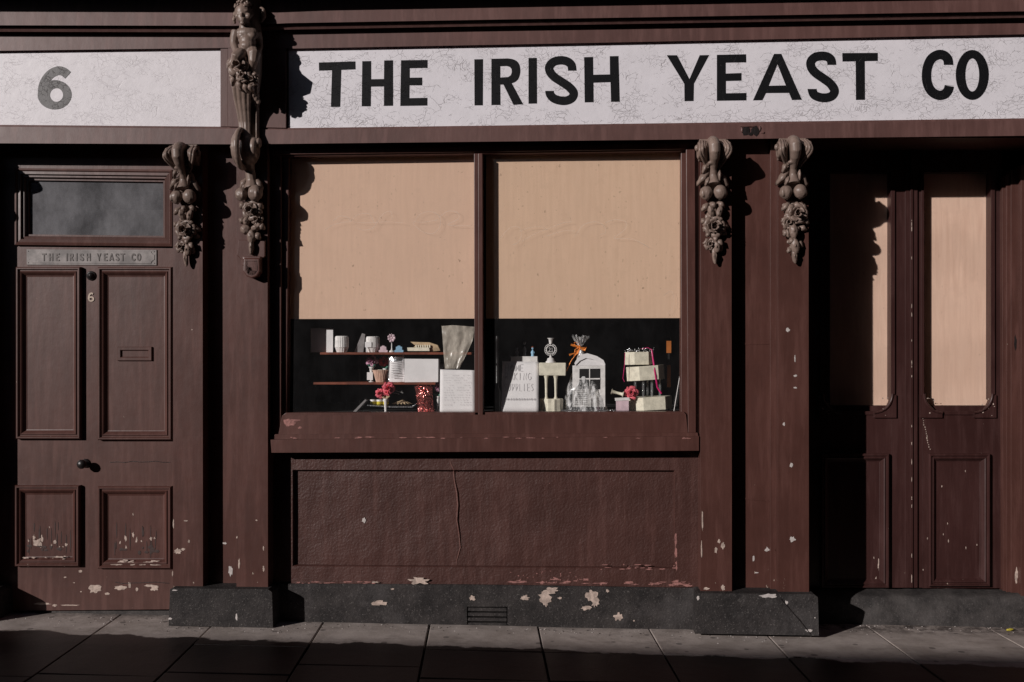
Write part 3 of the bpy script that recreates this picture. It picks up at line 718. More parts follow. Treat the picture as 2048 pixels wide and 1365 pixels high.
for k in range(14): DD.chip(rn.uniform(1838, 1990), rn.uniform(900, 1170), 2, rn.uniform(3, 8), Y-.0005, 240+k, 1, .001, 7)
dd = DD.build('double_door', [M['dark_door'], M['bare']], SH, bevel=.003)
m = MB()
m.slab([(1811, 280), (1821, 280), (1821, 1176), (1811, 1176)], Y-.010, Y+.04); m.slab([(1821.5, 280), (1826, 280), (1826, 1176), (1821.5, 1176)], Y-.022, Y+.04); m.slab([(1826, 280), (1835, 280), (1835, 1176), (1826, 1176)], Y-.014, Y+.04)
for k in range(24): m.chip(1823.5, rn.uniform(420, 1170), 1.5, rn.uniform(2, 14), Y-.0222, 260+k, 1, .001, 7)
m.build('meeting_bead', [M['dark_door'], M['bare']], dd, bevel=.003)
for x0, x1 in ((1640, 1790), (1843, 1990)):
    m = MB()
    # beading round the glass: side strips, bottom strip, curved corner blocks
    m.slab([(x1-8, 345), (x1, 345), (x1, 800), (x1-8, 800)], Y-.012, Y+.06); pass
    m.slab([(x0, 345), (x0+5, 345), (x0+5, 800), (x0, 800)], Y-.012, Y+.06)
    m.slab([(x0+22, 823), (x1-22, 823), (x1-22, 830), (x0+22, 830)], Y-.008, Y+.06)
    m.slab([(x0+10, 812), (x1-14, 812), (x1-14, 823), (x0+10, 823)], Y+.03, Y+.06)
    for sx, ex in ((1, x1+3), (-1, x0-3)):
        arc = [(ex-sx*(52*math.cos(a)), 792+44*math.sin(a)) for a in [R(8+8*k) for k in range(11)]]
        arc = [(ex-sx*(10+42*(1-math.cos(a))), 834-0-42*(1-math.sin(a))) for a in [R(90*k/8) for k in range(9)]]
        m.slab([(ex, 790)]+[(ex-sx*(9+36*(1-math.cos(R(90*k/8)))), 792+36*math.sin(R(90*k/8))) for k in range(9)]+[(ex-sx*45, 836), (ex, 836)], Y-.014, Y+.04)
        m.tube([U(ex-sx*(8+37*(1-math.cos(R(90*k/8)))), 788+38*math.sin(R(90*k/8)), Y-.014) for k in range(9)], [.009, .007, .008, .009, .009, .009, .008, .007, .009], 0)
        for k in range(7): m.chip(ex-sx*rn.uniform(2, 30), rn.uniform(792, 834), rn.uniform(1, 5), rn.uniform(1, 4), Y-.0145, int(ex)+k, 1, .001, 8)
    m.build('glazing_bead', [M['dark_door'], M['bare']], dd, bevel=.003)
    m = MB(); m.add([U(a, b_, Y+.044) for a, b_ in ((x0-4, 335), (x1, 335), (x1, 828), (x0-4, 828))], [(0, 1, 2, 3)]); m.build('pane', M['glass'], dd)
panel(1640, 907, 1776, 1175, Y, dd, M['dark_door'], .062, chips=[(1757, 1130, 3, 26), (1752, 1158, 4, 10), (1748, 1116, 2, 6)])
panel(1855, 907, 1977, 1172, Y, dd, M['dark_door'], .062, chips=[(1861, 1110, 3, 30), (1862, 1150, 4, 30), (1897, 1082, 2, 8), (1932, 1096, 2, 8), (1954, 1090, 2, 5)])
m = MB(); m.slab([(2004, 355), (2013, 355), (2013, 1185), (2006, 1185)], Y-.03, Y+.05); m.slab([(2013, 350), (2022, 350), (2022, 1190), (2013, 1190)], Y-.05, Y+.05)
m.slab([(2022, 340), (2042, 340), (2042, 1195), (2022, 1195)], Y-.06, Y+.05); m.slab([(2042, 330), (2175, 330), (2178, 1205), (2042, 1200)], Y-.10, Y+.05)
m.chip(2033, 1150, 6, 34, Y-.06, 44, 1); m.chip(2031, 685, 5, 30, Y-.0602, 45, 2)
m.build('door_frame', [M['brown'], M['bare'], M['iron']], SH, bevel=.004)
m = MB(); m.rect(1580, 200, 2240, 300, Y-.002, Y+.05); m.rect(1600, 262, 2240, 276, 0, Y); m.build('door_soffit', M['brown'], SH)
m = MB(); m.box((U(1617, 700, 0).x-.04, -.02, -.1), (U(1612, 700, 0).x-.004, YR+.05, 2.9)); m.build('door_reveal', M['brown'], SH)
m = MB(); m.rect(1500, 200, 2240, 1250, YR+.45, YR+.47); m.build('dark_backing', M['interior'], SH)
# stone step under the double door, its worn front rough
m = MB(); Yst = .22; nx, nz = 60, 8; vs = []
for i in range(nx+1):
    x = lerp(1560, 2250, i/nx)
    pt = U(x, 1178+(x-1560)*.002, YR-.005); pf = U(x, 1192+(x-1560)*.004, Yst); pb = G(x, 1246+(x-1560)*.006)
    for j in range(nz+1):
        t_ = j/nz; p = pt.lerp(pf, t_*3) if t_ < .333 else pf.lerp(Vector((pf.x, .17, gz(pf.x)-.01)), (t_-.333)/.667)
        q = noise.noise(p*9)*.012+noise.noise(p*31)*.005
        vs.append(p+Vector((0, q if t_ > .2 else 0, q*.4)))
m.add(vs, [(i*(nz+1)+j, i*(nz+1)+j+1, (i+1)*(nz+1)+j+1, (i+1)*(nz+1)+j) for i in range(nx) for j in range(nz)], 0, True)
m.build('door_step', M['step'], SH)
# plain continuations of the wall either side of the frame
m = MB(); m.rect(-900, 280, -116, 1300, -.03, .3); m.build('side_wall', M['worn'], SH); m = MB(); m.rect(2290, 270, 3000, 1330, -.03, .5); m.rect(2180, 272, 2295, 1330, -.1, .5)
m.build('side_wall', M['worn'], SH)

# ------------------------------------------------------------------ carved ornament
def petal_patch(m, c, r, ang, open_, curl, rad_in, mi=0, ax=None, seed=0):
    """one curved petal leaving the centre in direction ang in the xz plane"""
    vs = []; n = 5; rnd = random.Random(seed)
    wob = [rnd.uniform(-.12, .12) for _ in range(n+1)]
    for i in range(n+1):
        t_ = i/n; rr = rad_in+(r-rad_in)*t_
        for j in range(n+1):
            s_ = (j/n-.5)*2; a = ang+s_*open_*(1-.35*t_**3)
            y = -r*(.05+(.30+curl/r*.9)*t_-(.34-.3*curl/r)*t_**4)+.12*r*s_*s_+wob[j]*r*.25*t_
            vs.append(Vector((c[0]+rr*math.cos(a)*(1+wob[j]*t_), c[1]+y, c[2]+rr*math.sin(a)*(1+wob[j]*t_))))
    m.add(vs, [(i*(n+1)+j, i*(n+1)+j+1, (i+1)*(n+1)+j+1, (i+1)*(n+1)+j) for i in range(n) for j in range(n)], mi, True)
def rose(m, c, r, seed=0, mi=0):
    rnd = random.Random(seed)
    for lay, (rr, ri, n, cu) in enumerate(((1.1, .5, 5, .0), (.72, .34, 5, .3), (.36, .2, 3, .75))):
        for k in range(n):
            petal_patch(m, c, r*rr*rnd.uniform(.9, 1.1), 2*math.pi*k/n+lay*.5+rnd.uniform(-.1, .1), math.pi/n*1.12, cu*r, r*ri, mi, seed=seed*31+lay*7+k)
    return m
def leaf(m, base, tip, wid, bulge=.02, mi=0):
    base, tip = Vector(base), Vector(tip); d = tip-base; sd = Vector((d.z, 0, -d.x)).normalized(); n = 7; vs = []
    for i in range(n+1):
        t_ = i/n; wv = wid*math.sin(math.pi*min(1, t_*.93+.07))**.8*(1-.25*math.cos(t_*19))
        for j in range(5):
            s_ = j/2-1; vs.append(base+d*t_+sd*(s_*wv)+Vector((0, -bulge*math.sin(math.pi*t_)+abs(s_)*bulge*.5-.2*bulge*math.cos(s_*9), 0)))
    m.add(vs, [(i*5+j, i*5+j+1, (i+1)*5+j+1, (i+1)*5+j) for i in range(n) for j in range(4)], mi, True)
KU = 1543.0
def cu(u, v, d=0): return Vector(((u-285)/KU, -d, -(v-140)/KU))
def corbel(variant, name, label, loc, group, neck_only=False):
    o = thing(name, label, 'corbel', loc, group); ORG[o.name] = Vector()
    om = M['ornament']
    # central scroll: a rounded rib that rolls forward and turns back to the neck
    m = MB()
    path = [(272, 178, .05), (272, 186, .085), (274, 205, .115), (276, 240, .132), (278, 285, .132), (282, 330, .112), (284, 370, .085), (284, 415, .062), (284, 460, .05), (285, 505, .05), (286, 545, .055)]
    rad = [.028, .03, .031, .031, .03, .027, .021, .018, .02, .027, .038]
    m.tube([cu(*p) for p in path], rad, seg=14)
    m.tube([cu(u, v, d-.02) for u, v, d in path], [r*.95 for r in rad], seg=12)
    m.ell(cu(262, 372, .09), (.024, .018, .012))
    m.build('scroll', om, o, remesh=.004)
    # outer strands with volute eyes
    for sx in (-1, 1):
        m = MB()
        for k, (off, dd_, r_) in enumerate(((114, -.006, .0095), (95, .0, .009), (76, -.010, .0085), (60, -.022, .008))):
            pts = []
            for q in range(13):
                t_ = q/12; v = 174+t_*(226-k*20); inn = max(0, t_-.55)*1.9
                pts.append(cu(285+sx*(off+14*math.sin(t_*math.pi)-inn*(off-34)), v+4*math.sin(t_*8), .045+.075*math.sin(min(1, t_*1.15)*math.pi)*.95+dd_+.015))
            m.tube(pts, [r_*(1-.25*abs(2*q/12-1)) for q in range(13)], seg=9)
        for q in range(1): m.tube([cu(285+sx*(112+8), 250+0, .0), cu(285+sx*(112+12), 250, .0)], [.012, .012])
        # side volute (a real spiral in the side face)
        sp = [Vector((cu(285+sx*118, 0).x+sx*.004, -(.062+math.cos(a)*(.052-a*.0042)), cu(0, 268).z+math.sin(a)*(.052-a*.0042))) for a in [i*.45 for i in range(26)]]
        m.tube(sp, [.010-.0002*i for i in range(26)], seg=8)
        m.ell(Vector((cu(285+sx*98, 0).x, -.05, cu(0, 262).z)), (.026, .038, .046)); m.ell(Vector((cu(285+sx*140, 0).x, -.062, cu(0, 235).z)), (.014, .013, .018))
        m.build('volute', om, o)
    # backing block behind the head, hidden by the strands
    m = MB(); m.box(cu(170, 330, .04), cu(400, 150, -.02)); m.ell(cu(285, 470, .012), (.055, .03, .07)); m.build('backing', om, o, bevel=.004)
    def lf(*a, **k):
        m = MB(); leaf(m, *a, **k); m.build('leaf', om, o, solid=.005)
    lf(cu(255, 430, .03), cu(150, 545, .03), .022, .03); lf(cu(235, 350, .04), cu(195, 450, .05), .014, .02); lf(cu(320, 430, .03), cu(418, 560, .025), .02, .02)
    lf(cu(250, 480, .05), cu(215, 560, .06), .012, .02); lf(cu(335, 400, .04), cu(335, 520, .06), .009, .02)
    rotl = Matrix.Rotation(R(20), 3, 'Y')
    for k, (u, v, r_, d) in enumerate(((222, 616, .036, .05), (343, 612, .038, .055))):
        m = MB(); m.ell(cu(u, v, d), (r_, r_*.95, r_*1.08), bump=.08, rot=Matrix.Rotation(R(20-40*k), 3, 'Y')); m.ell(cu(u+(-30 if k == 0 else 16), v+8, d+.024), (.011, .009, .022)); m.ell(cu(u+(12 if k == 0 else -6), v+52, d), (.008, .008, .01))
        m.build('fruit', om, o, remesh=.003)
    if variant == 'A':
        buds = [(265, 768, .026, .04), (337, 772, .026, .038)]; ros = [(290, 900, .058, .032)]; small = [(258, 1050, .032)]; dr_ = [(315, 1075, .022, .035), (296, 1150, .014, .05)]
        lv = [((250, 700, .02), (190, 765, .03)), ((320, 690, .02), (385, 730, .03)), ((225, 830, .01), (190, 870, .03)), ((340, 870, .01), (420, 905, .015)), ((345, 930, .0), (405, 965, .01)), ((330, 1040, 0), (360, 1110, .015)), ((265, 690, .03), (300, 740, .05))]
    else:
        buds = [(290, 945, .036, .035), (245, 965, .02, .03)]; ros = [(318, 795, .056, .036)]; small = [(248, 868, .036)]; dr_ = [(305, 1070, .025, .05), (300, 1155, .016, .045)]
        lv = [((265, 700, .02), (195, 765, .03)), ((345, 700, .02), (405, 770, .03)), ((370, 830, .01), (425, 880, .02)), ((340, 900, .01), (410, 930, .015)), ((320, 1010, 0), (375, 1080, .015)), ((240, 920, .01), (215, 985, .03))]
    for a, b_ in lv: lf(cu(*a), cu(*b_), .017, .018)
    for u, v, r_, d in buds:
        m = MB(); m.ell(cu(u, v, d), (r_*.68, r_*.7, r_*1.25), bump=.2, rot=Matrix.Rotation(R((u-300)*.4), 3, 'Y')); m.tube([cu(u-6, v-30, d+.01), cu(u-3, v, d+r_*.8), cu(u, v+34, d+.008)], [.003, .0045, .003]); m.build('bud', om, o, remesh=.003)
    for u, v, r_, d in ros:
        m = MB(); rose(m, cu(u, v, d), r_, int(u)); m.ell(cu(u, v, d-.012), (r_*.7, .012, r_*.7)); m.ell(cu(u, v, d+.008), (r_*.13, .02, r_*.13)); m.build('rose', om, o, solid=.003)
    for u, v, r_ in small:
        m = MB(); rose(m, cu(u, v, .03), r_, int(u)+3); m.ell(cu(u, v, .015), (r_*.8, .02, r_*.8)); m.build('rosette', om, o, solid=.0035)
    for u, v, rx, rz in dr_:
        m = MB(); m.ell(cu(u, v, .028), (rx, rx, rz), bump=.15, rot=Matrix.Rotation(R(-6), 3, 'Y'))
        m.tube([cu(u-8, v-rz*KU*.7, .03), cu(u-6, v, .03+rx), cu(u+2, v+rz*KU*.9, .03)], [.002, .006, .002]); m.tube([cu(u+10, v-rz*KU*.6, .03), cu(u+14, v, .03+rx*.7), cu(u+3, v+rz*KU*.9, .03)], [.002, .005, .002])
        m.build('bud', om, o, remesh=.003)
    rnd = random.Random(19 if variant == 'A' else 23)
    for k in range(11):
        v = rnd.uniform(700, 1090); wv = 62*(1-(v-700)/620); u = 288+rnd.uniform(-wv, wv); an = rnd.uniform(-1.2, 1.2)+math.pi/2; ln = rnd.uniform(60, 95)
        lf(cu(u, v, rnd.uniform(.012, .024)), cu(u+ln*math.cos(an), v+ln*math.sin(an)*.8, rnd.uniform(.02, .04)), rnd.uniform(.013, .021), rnd.uniform(.010, .018))
    # low ground of foliage the carving rises from
    m = MB(); rnd = random.Random(7)
    for k in range(9):
        v = rnd.uniform(690, 1040); wv = 75*(1-(v-690)/560); u = 290+rnd.uniform(-wv, wv)
        m.ell(cu(u, v, rnd.uniform(-.006, .0)), (rnd.uniform(.012, .02), .012, rnd.uniform(.012, .024)), bump=.5, seg=10, rings=7)
    m.tube([cu(290, 680, -.002), cu(290, 850, .0), cu(290, 1060, -.004)], [.026, .026, .014])
    m.build('foliage_ground', om, o, remesh=.0035)
    return o
GRP = 'carved corbels at the heads of the pilasters'
def cloc(px, py=None, dz=0): 
    p = U(px, L(t_rb, px) if py is None else py, YP); return Vector((p.x, YP, p.z+dz))
cA = corbel('A', 'corbel', 'carved corbel with low rose between the shop window and the gap beside it', cloc(1424), GRP)
cB = corbel('B', 'corbel', 'carved corbel with high rose and round rosette, beside the double door', cloc(1582), GRP)
copy_thing(cA, cloc(374, 290), 'carved corbel on the pilaster just right of the door numbered 6')
copy_thing(cA, cloc(-82, 290), 'carved corbel at the far left edge beyond the door numbered 6')

# ---- tall console with the cherub
con = thing('console', 'tall carved console with cherub, flowers and long fluted shaft between the two signs', 'console', U(500, 560, YP)); ORG[con.name] = Vector(con.location)
om = M['ornament']
def P(px, py, d): return U(px, py, YF-d*.78)        # d = how far in front of the fascia
def EL_(m, px, py, d, rx, ry, rz, rot=None, **k): m.ell(P(px, py, d), (rx/360, ry/360, rz/360), rot=rot, **k)
m = MB()                                         # cherub: one continuous body
EL_(m, 487, 26, .215, 17.5, 17, 20); EL_(m, 486, 36, .235, 13, 11, 11)
EL_(m, 476, 33, .25, 6, 6, 6); EL_(m, 497, 33, .25, 6, 6, 6); EL_(m, 484, 30, .272, 2.8, 4.5, 4.5); EL_(m, 486, 22, .262, 11, 3, 2.6)
EL_(m, 484, 38.5, .268, 5.5, 3, 2); EL_(m, 484.5, 42, .266, 5, 3, 2.2); EL_(m, 485, 47, .258, 5.5, 4.5, 4); EL_(m, 504, 28, .215, 3, 4, 5.5); EL_(m, 469, 29, .215, 3, 4, 5.5)
m.tube([P(489, 42, .20), P(491, 58, .20)], [.028, .032])
EL_(m, 494, 68, .195, 24, 15, 14); EL_(m, 485, 72, .22, 10, 8, 8); EL_(m, 503, 73, .22, 10, 8, 8); EL_(m, 495, 84, .205, 17, 15, 16); EL_(m, 495, 94, .215, 17, 16, 12); EL_(m, 496, 106, .2, 20, 16, 13)
m.tube([P(473, 64, .20), P(469, 78, .21), P(468, 90, .225), P(472, 102, .25), P(478, 112, .27)], [.030, .026, .021, .019, .017])
m.tube([P(512, 64, .15), P(517, 80, .12), P(519, 96, .12), P(514, 108, .16)], [.030, .025, .02, .017])
m.tube([P(488, 108, .21), P(478, 110, .27), P(474, 112, .30), P(472, 126, .26), P(474, 142, .23)], [.036, .036, .033, .026, .018])
m.tube([P(505, 104, .21), P(509, 110, .26), P(507, 122, .26), P(504, 136, .23), P(508, 148, .22)], [.036, .036, .028, .022, .019])
EL_(m, 511, 151, .235, 7, 11, 5)
m.build('cherub', om, con, remesh=.0035)
cher = con.children[-1] if con.children else None
m = MB(); rnd = random.Random(3)
for k in range(44):
    a = rnd.uniform(-2.0, 2.0); e = rnd.uniform(.15, 1.45)
    m.ell(P(487, 22, .205)+Vector((math.sin(a)*math.cos(e)*.05, -math.cos(a)*math.cos(e)*.048, math.sin(e)*.056)), (.0085, .0085, .0085), seg=8, rings=6)
m.build('hair', om, bpy.data.objects[[o.name for o in bpy.data.objects if o.name.startswith('cherub')][0]], remesh=.003)
# wing stubs behind the shoulders / second curl at the shaded side
m = MB(); m.tube([P(520, 12, .12), P(527, 22, .14), P(528, 34, .13), P(522, 46, .10)], [.008, .014, .014, .006]); m.tube([P(470, 48, .13), P(468, 40, .15), P(470, 30, .14)], [.008, .012, .006]); m.build('wing_tip', om, con, remesh=.004)
# flowers the cherub sits on
for px, py, d, r_, sd in ((478, 132, .27, .056, 1), (486, 152, .27, .036, 2), (470, 148, .23, .034, 3), (505, 160, .24, .034, 4), (494, 170, .2, .03, 5)):
    m = MB(); rose(m, P(px, py, d), r_, sd); m.ell(P(px, py, d-.015), (r_*.8, .025, r_*.8)); m.build('rose', om, con, solid=.004)
m = MB()
for k in range(34):
    t_ = rnd.random(); px = 484+rnd.uniform(-19, 19)*(1-t_*.5); py = 120+t_*58
    m.ell(P(px, py, .20-.06*t_+rnd.uniform(-.02, .02)), (.018, .018, rnd.uniform(.016, .028)), bump=.35, seg=10, rings=7)
for k in range(6): m.ell(P(492+k*5, 168+k*7, .17-.015*k), (.014, .014, .02), bump=.3, seg=10, rings=7)
m.build('flower_cluster', om, con, remesh=.004)
for a, b_ in (((466, 118), (455, 140)), ((470, 150), (464, 172)), ((488, 165), (496, 186)), ((476, 160), (484, 182)), ((498, 168), (506, 184)), ((463, 128), (458, 118))):
    m = MB(); leaf(m, P(*a, .24), P(*b_, .23), .018, .02); m.build('leaf', om, con, solid=.005)
# fluted shaft, a curved tapering blade that leans back to the rail
m = MB(); prof = [(145, .19, 20, 482), (175, .17, 21, 484), (200, .13, 18, 485), (222, .10, 15, 487), (245, .08, 13, 489), (262, .08, 12, 490), (280, .11, 12, 490)]
for j, off in enumerate((-1, -.33, .33, 1)):
    m.tube([P(cx+off*wd*.68, y, d-abs(off)*.012) for i, (y, d, wd, cx) in enumerate(prof)], [wd*.30/360 for y, d, wd, cx in prof], seg=10)
m.tube([P(cx+4, y, d-.075) for y, d, wd, cx in prof], [wd*.9/360 for y, d, wd, cx in prof], seg=12)
m.tube([P(cx+6, y, d-.10) for y, d, wd, cx in prof], [wd*.9/360 for y, d, wd, cx in prof], seg=12)
m.tube([P(513, y, d-.035) for y, d, wd, cx in prof], [.006]*7, seg=8)
m.tube([P(515, y, d-.06) for y, d, wd, cx in prof], [.012]*7, seg=8)
m.build('shaft', om, con, remesh=.004)
m = MB(); 
for y0, w_ in ((0, 23),): m.tube([P(498, -60, .12), P(500, 40, .08), P(502, 110, .09), P(502, 150, .07), P(500, 200, .0), P(503, 290, -.01)], [.07, .06, .062, .06, .05, .05], seg=16)
m.build('shaft_core', om, con)
# great scroll at the foot of the shaft
m = MB(); ctr = P(500, 298, .06); 
for off, rr in ((-.068, .074), (-.046, .104), (-.01, .03), (.03, .045)):
    m.tube([ctr+Vector((off, -math.cos(a)*rr, math.sin(a)*rr)) for a in [R(100-i*15) for i in range(16)]], [.018]*16, seg=9)
m.ell(ctr+Vector((-.008, .02, 0)), (.056, .085, .090))
m.ell(ctr+Vector((-.085, 0, .01)), (.03, .02, .02)); m.ell(ctr+Vector((.055, -.01, .03)), (.014, .03, .03))
m.tube([P(496, 318, .04), P(500, 340, -.0), P(503, 362, -.01), P(504, 378, .0)], [.035, .028, .03, .045])
m.build('great_scroll', om, con, remesh=.004)
KO = Vector((U(504, 300, YP).x, YP, U(504, 288, YP).z))
def ck(u, v, d=0): return KO+cu(u, v, d)
sc_v = lambda v: v*1.0
for k, (u, v, r_, d) in enumerate(((218, 598, .036, .05), (345, 592, .042, .06))):
    m = MB(); m.ell(ck(u, v, d), (r_, r_*.95, r_*1.1), bump=.1); m.ell(ck(u+22, v+10, d+.03), (.010, .01, .022)); m.build('fruit', om, con, remesh=.003)
m = MB(); rose(m, ck(300, 735, .04), .054, 12); m.ell(ck(300, 735, .02), (.045, .02, .045)); m.build('rose', om, con, solid=.004)
m = MB(); rose(m, ck(345, 815, .03), .034, 13); m.ell(ck(345, 815, .015), (.03, .02, .03)); m.build('rosette', om, con, solid=.004)
for u, v, rx, rz, a in ((245, 905, .03, .028, 30), (345, 885, .02, .034, 70), (300, 965, .026, .042, 0), (300, 1060, .015, .045, 0), (255, 830, .02, .028, 0)):
    m = MB(); m.ell(ck(u, v, .03), (rx, .026, rz), bump=.2, rot=Matrix.Rotation(R(a), 3, 'Y')); m.tube([ck(u-4, v-30, .04), ck(u-2, v, .056), ck(u, v+36, .03)], [.002, .005, .002]); m.build('bud', om, con, remesh=.003)
for a, b_ in (((260, 450), (200, 545)), ((250, 490), (225, 560)), ((330, 450), (395, 560)), ((240, 660), (200, 720)), ((340, 660), (400, 720)), ((360, 860), (415, 900)), ((230, 800), (205, 850)), ((330, 930), (375, 990))):
    m = MB(); leaf(m, ck(*a, .02), ck(*b_, .035), .02, .02); m.build('leaf', om, con, solid=.005)
m = MB()
for k in range(12):
    v = rnd.uniform(640, 960); wv = 62*(1-(v-640)/520); m.ell(ck(300+rnd.uniform(-wv, wv), v, rnd.uniform(0, .018)), (.018, .014, .02), bump=.3, seg=10, rings=7)
m.build('foliage_ground', om, con, remesh=.0035)
# backboard with the shaped foot and its knuckle
m = MB(); m.slab([(476, 480), (530, 480), (530, 513), (522, 521), (520, 532), (484, 532), (482, 520), (474, 511)], YP-.018, YP+.01, 0)
m.build('backboard', M['brown'], con, bevel=.004)
m = MB(); m.slab([(487, 518), (519, 518), (520, 543), (514, 553), (503, 557), (493, 553), (486, 543)], YP-.058, YP); m.slab([(484, 513), (522, 513), (521, 520), (485, 520)], YP-.045, YP)
m.build('foot_boss', M['door'], con, bevel=.012)
m.build('foot_boss', M['brown'], con, remesh=.004)

# ------------------------------------------------------------------ goods in the window
def pxm(Y): return (U(1001, 700, Y)-U(1000, 700, Y)).x
C3 = lambda p: (560+p[0]/4.876, 620+p[1]/4.876)
C4_ = lambda p: (960+p[0]/4.6545, 620+p[1]/4.6545)
SHY0, SHY1 = .10, .34
z1 = U(700, 705, SHY0).z; z2 = U(700, 765, SHY0).z
def shelf(xa, xb, z, label):
    a = U(xa, 700, SHY0).x; b_ = U(xb, 700, SHY0).x
    o = thing('display_shelf', label, 'shelf', ((a+b_)/2, SHY0, z), 'red wooden shelves in the left pane')
    m = MB(); m.box((a, SHY0, z-.014), (b_, SHY1, z)); m.build('board', M['shelf'], o, bevel=.002)
    m = MB()
    for t_ in (.2, .85): m.box((lerp(a, b_, t_), SHY1-.012, zf), (lerp(a, b_, t_)+.012, SHY1-.001, z-.014))
    m.build('upright', M['interior'], o)
shelf(640, 943, z1, 'upper red wooden shelf in the left pane holding the white ribbed cups')
shelf(624, 871, z2, 'lower red wooden shelf in the left pane holding the cupcake case')
def single(mb, name, mats, label, cat_, base, group=None, **k):
    xs = [p.x for p in mb.v]; ys = [p.y for p in mb.v]; zs = [p.z for p in mb.v]
    org = (sum(xs)/len(xs), sum(ys)/len(ys), base if base is not None else min(zs))
    o = mb.build(name, mats, None, org=org, base=base, **k); tag(o, label, cat_, group); return o
def root(name, label, cat_, q, Y, base, group=None):
    p = U(*q, Y); return thing(name, label, cat_, (p.x, Y, base), group)
def h(py, Y): return U(900, py, Y).z
# top shelf
m = MB(); m.slab([C3(p) for p in ((300, 180), (517, 182), (515, 415), (300, 415))], .16, .165)
single(m, 'card', M['paper'], 'white card standing at the left end of the upper shelf', 'card', z1)
def cup(cx, rx, top_, Y, label):
    x, _ = C3((cx, 0)); s_ = pxm(Y); H = (top_)/4.876*s_; r_ = rx/4.876*s_
    o = thing('ribbed_cup', label, 'cup', (U(x, 700, Y).x, Y, z1), 'white ribbed cups on the upper shelf'); m = MB()
    m.lathe(o.location, [(r_*.72, 0), (r_*.76, H*.05), (r_*.95, H*.28), (r_, H*.32), (r_*.97, H*.9), (r_*.92, H*.97), (r_*.8, H), (r_*.7, H*.97)], 44, rib=.035)
    m.build('cup_body', M['white'], o)
    m = MB(); m.lathe(o.location+Vector((0, 0, H*.3)), [(r_*1.0, 0), (r_*1.03, .001), (r_*1.0, .003)], 32); m.lathe(o.location+Vector((0, 0, H*.92)), [(r_*.97, 0), (r_*1.0, .001), (r_*.97, .003)], 32); m.build('rim_band', M['white'], o)
cup(603, 66, 160, .17, 'white ribbed cup on the upper shelf beside the white card'); cup(905, 66, 155, .17, 'white ribbed cup with small tag on the upper shelf beside the pink plaque')
m = MB(); m.rect(*C3((828, 300)), *C3((892, 352)), .125, .127); m.rect(*C3((838, 352)), *C3((850, 400)), .125, .126); single(m, 'price_tag', M['paper'], 'small white tag leaning on the second ribbed cup', 'tag', z1+.0005)
m = MB(); m.slab([C3(p) for p in ((722, 412), (800, 225), (830, 235), (812, 412))], .2, .23); single(m, 'wedge_card', M['grey'], 'dark wedge shaped card leaning between the ribbed cups', 'card', z1)
def plaque(cx, mt, label):
    m = MB(); m.slab([C3((cx+dx, y)) for dx, y in ((-42, 405), (-44, 385), (-30, 380), (-30, 352), (-18, 350), (-10, 340), (10, 340), (18, 350), (30, 352), (30, 380), (44, 385), (42, 405))], .13, .145)
    single(m, 'icing_plaque', mt, label, 'decoration', z1, 'little icing plaques on the upper shelf', bevel=.001)
plaque(1006, M['lilac'], 'tiny pale pink icing plaque on the upper shelf'); plaque(1160, M['blue'], 'tiny pale blue icing plaque on the upper shelf')
o = root('bow_topper', 'white cake topper with a bow on a slim stem', 'cake topper', C3((1090, 405)), .15, z1); s_ = pxm(.15)/4.876
m = MB(); m.lathe(o.location, [(28*s_, 0), (30*s_, 10*s_), (10*s_, 22*s_), (6*s_, 40*s_), (5*s_, 105*s_), (9*s_, 110*s_)], 14); m.build('stem', M['white'], o)
m = MB(); c = o.location+Vector((0, -.004, 140*s_))
for a in range(7): petal_patch(m, c, 40*s_, a*.9, .5, 12*s_, 5*s_, seed=a)
m.ell(c, (12*s_, 12*s_, 12*s_)); m.build('bow', M['lilac'], o, solid=.001)
o = root('cutter_tray', 'cream tray of cookie cutters wrapped in plastic on the upper shelf', 'tray', C3((1400, 405)), .17, z1)
m = MB(); m.slab([C3(p) for p in ((1240, 368), (1455, 368), (1460, 403), (1245, 403))], .14, .22); m.build('tray', M['cream'], o, bevel=.002)
m = MB(); m.slab([C3(p) for p in ((1270, 312), (1460, 318), (1540, 345), (1565, 400), (1470, 410), (1450, 372), (1300, 366), (1320, 350))], .16, .2); m.build('wrapping', M['tan'], o, bevel=.003)
for k in range(7):
    m = MB(); m.lathe(U(*C3((1330+k*22, 370)), .15), [(7*s_, 0), (8*s_, 22*s_), (3*s_, 30*s_)], 8); m.build('cutter', M['cream'], o)
# hanging clouded bag
m = MB(); n1, n2 = 26, 18; vs = []
for j in range(n1+1):
    t_ = j/n1; yl = 150+t_*425
    xl2 = lerp(1575, 1605, t_); xr2 = poly([(0, 1900), (.28, 1885), (.4, 1870), (1, 1750)], t_)
    for i in range(n2+1):
        s2 = i/n2; yy = yl+(25*abs(s2-.35) if j < 5 else 0)*(1-j/5 if j < 5 else 0)
        p = U(*C3((lerp(xl2, xr2, s2), yy)), .085)
        vs.append(p+Vector((0, .012*noise.noise(Vector((s2*5, t_*2.5, 1)))+.008*noise.noise(Vector((s2*14+t_*6, t_*7, 3)))+.02*(s2-.5)**2, 0)))
m.add(vs, [(j*(n2+1)+i, j*(n2+1)+i+1, (j+1)*(n2+1)+i+1, (j+1)*(n2+1)+i) for j in range(n1) for i in range(n2)], 0, True)
single(m, 'plastic_bag', M['film'], 'crumpled clouded plastic bag hanging beside the window mullion', 'bag', None)
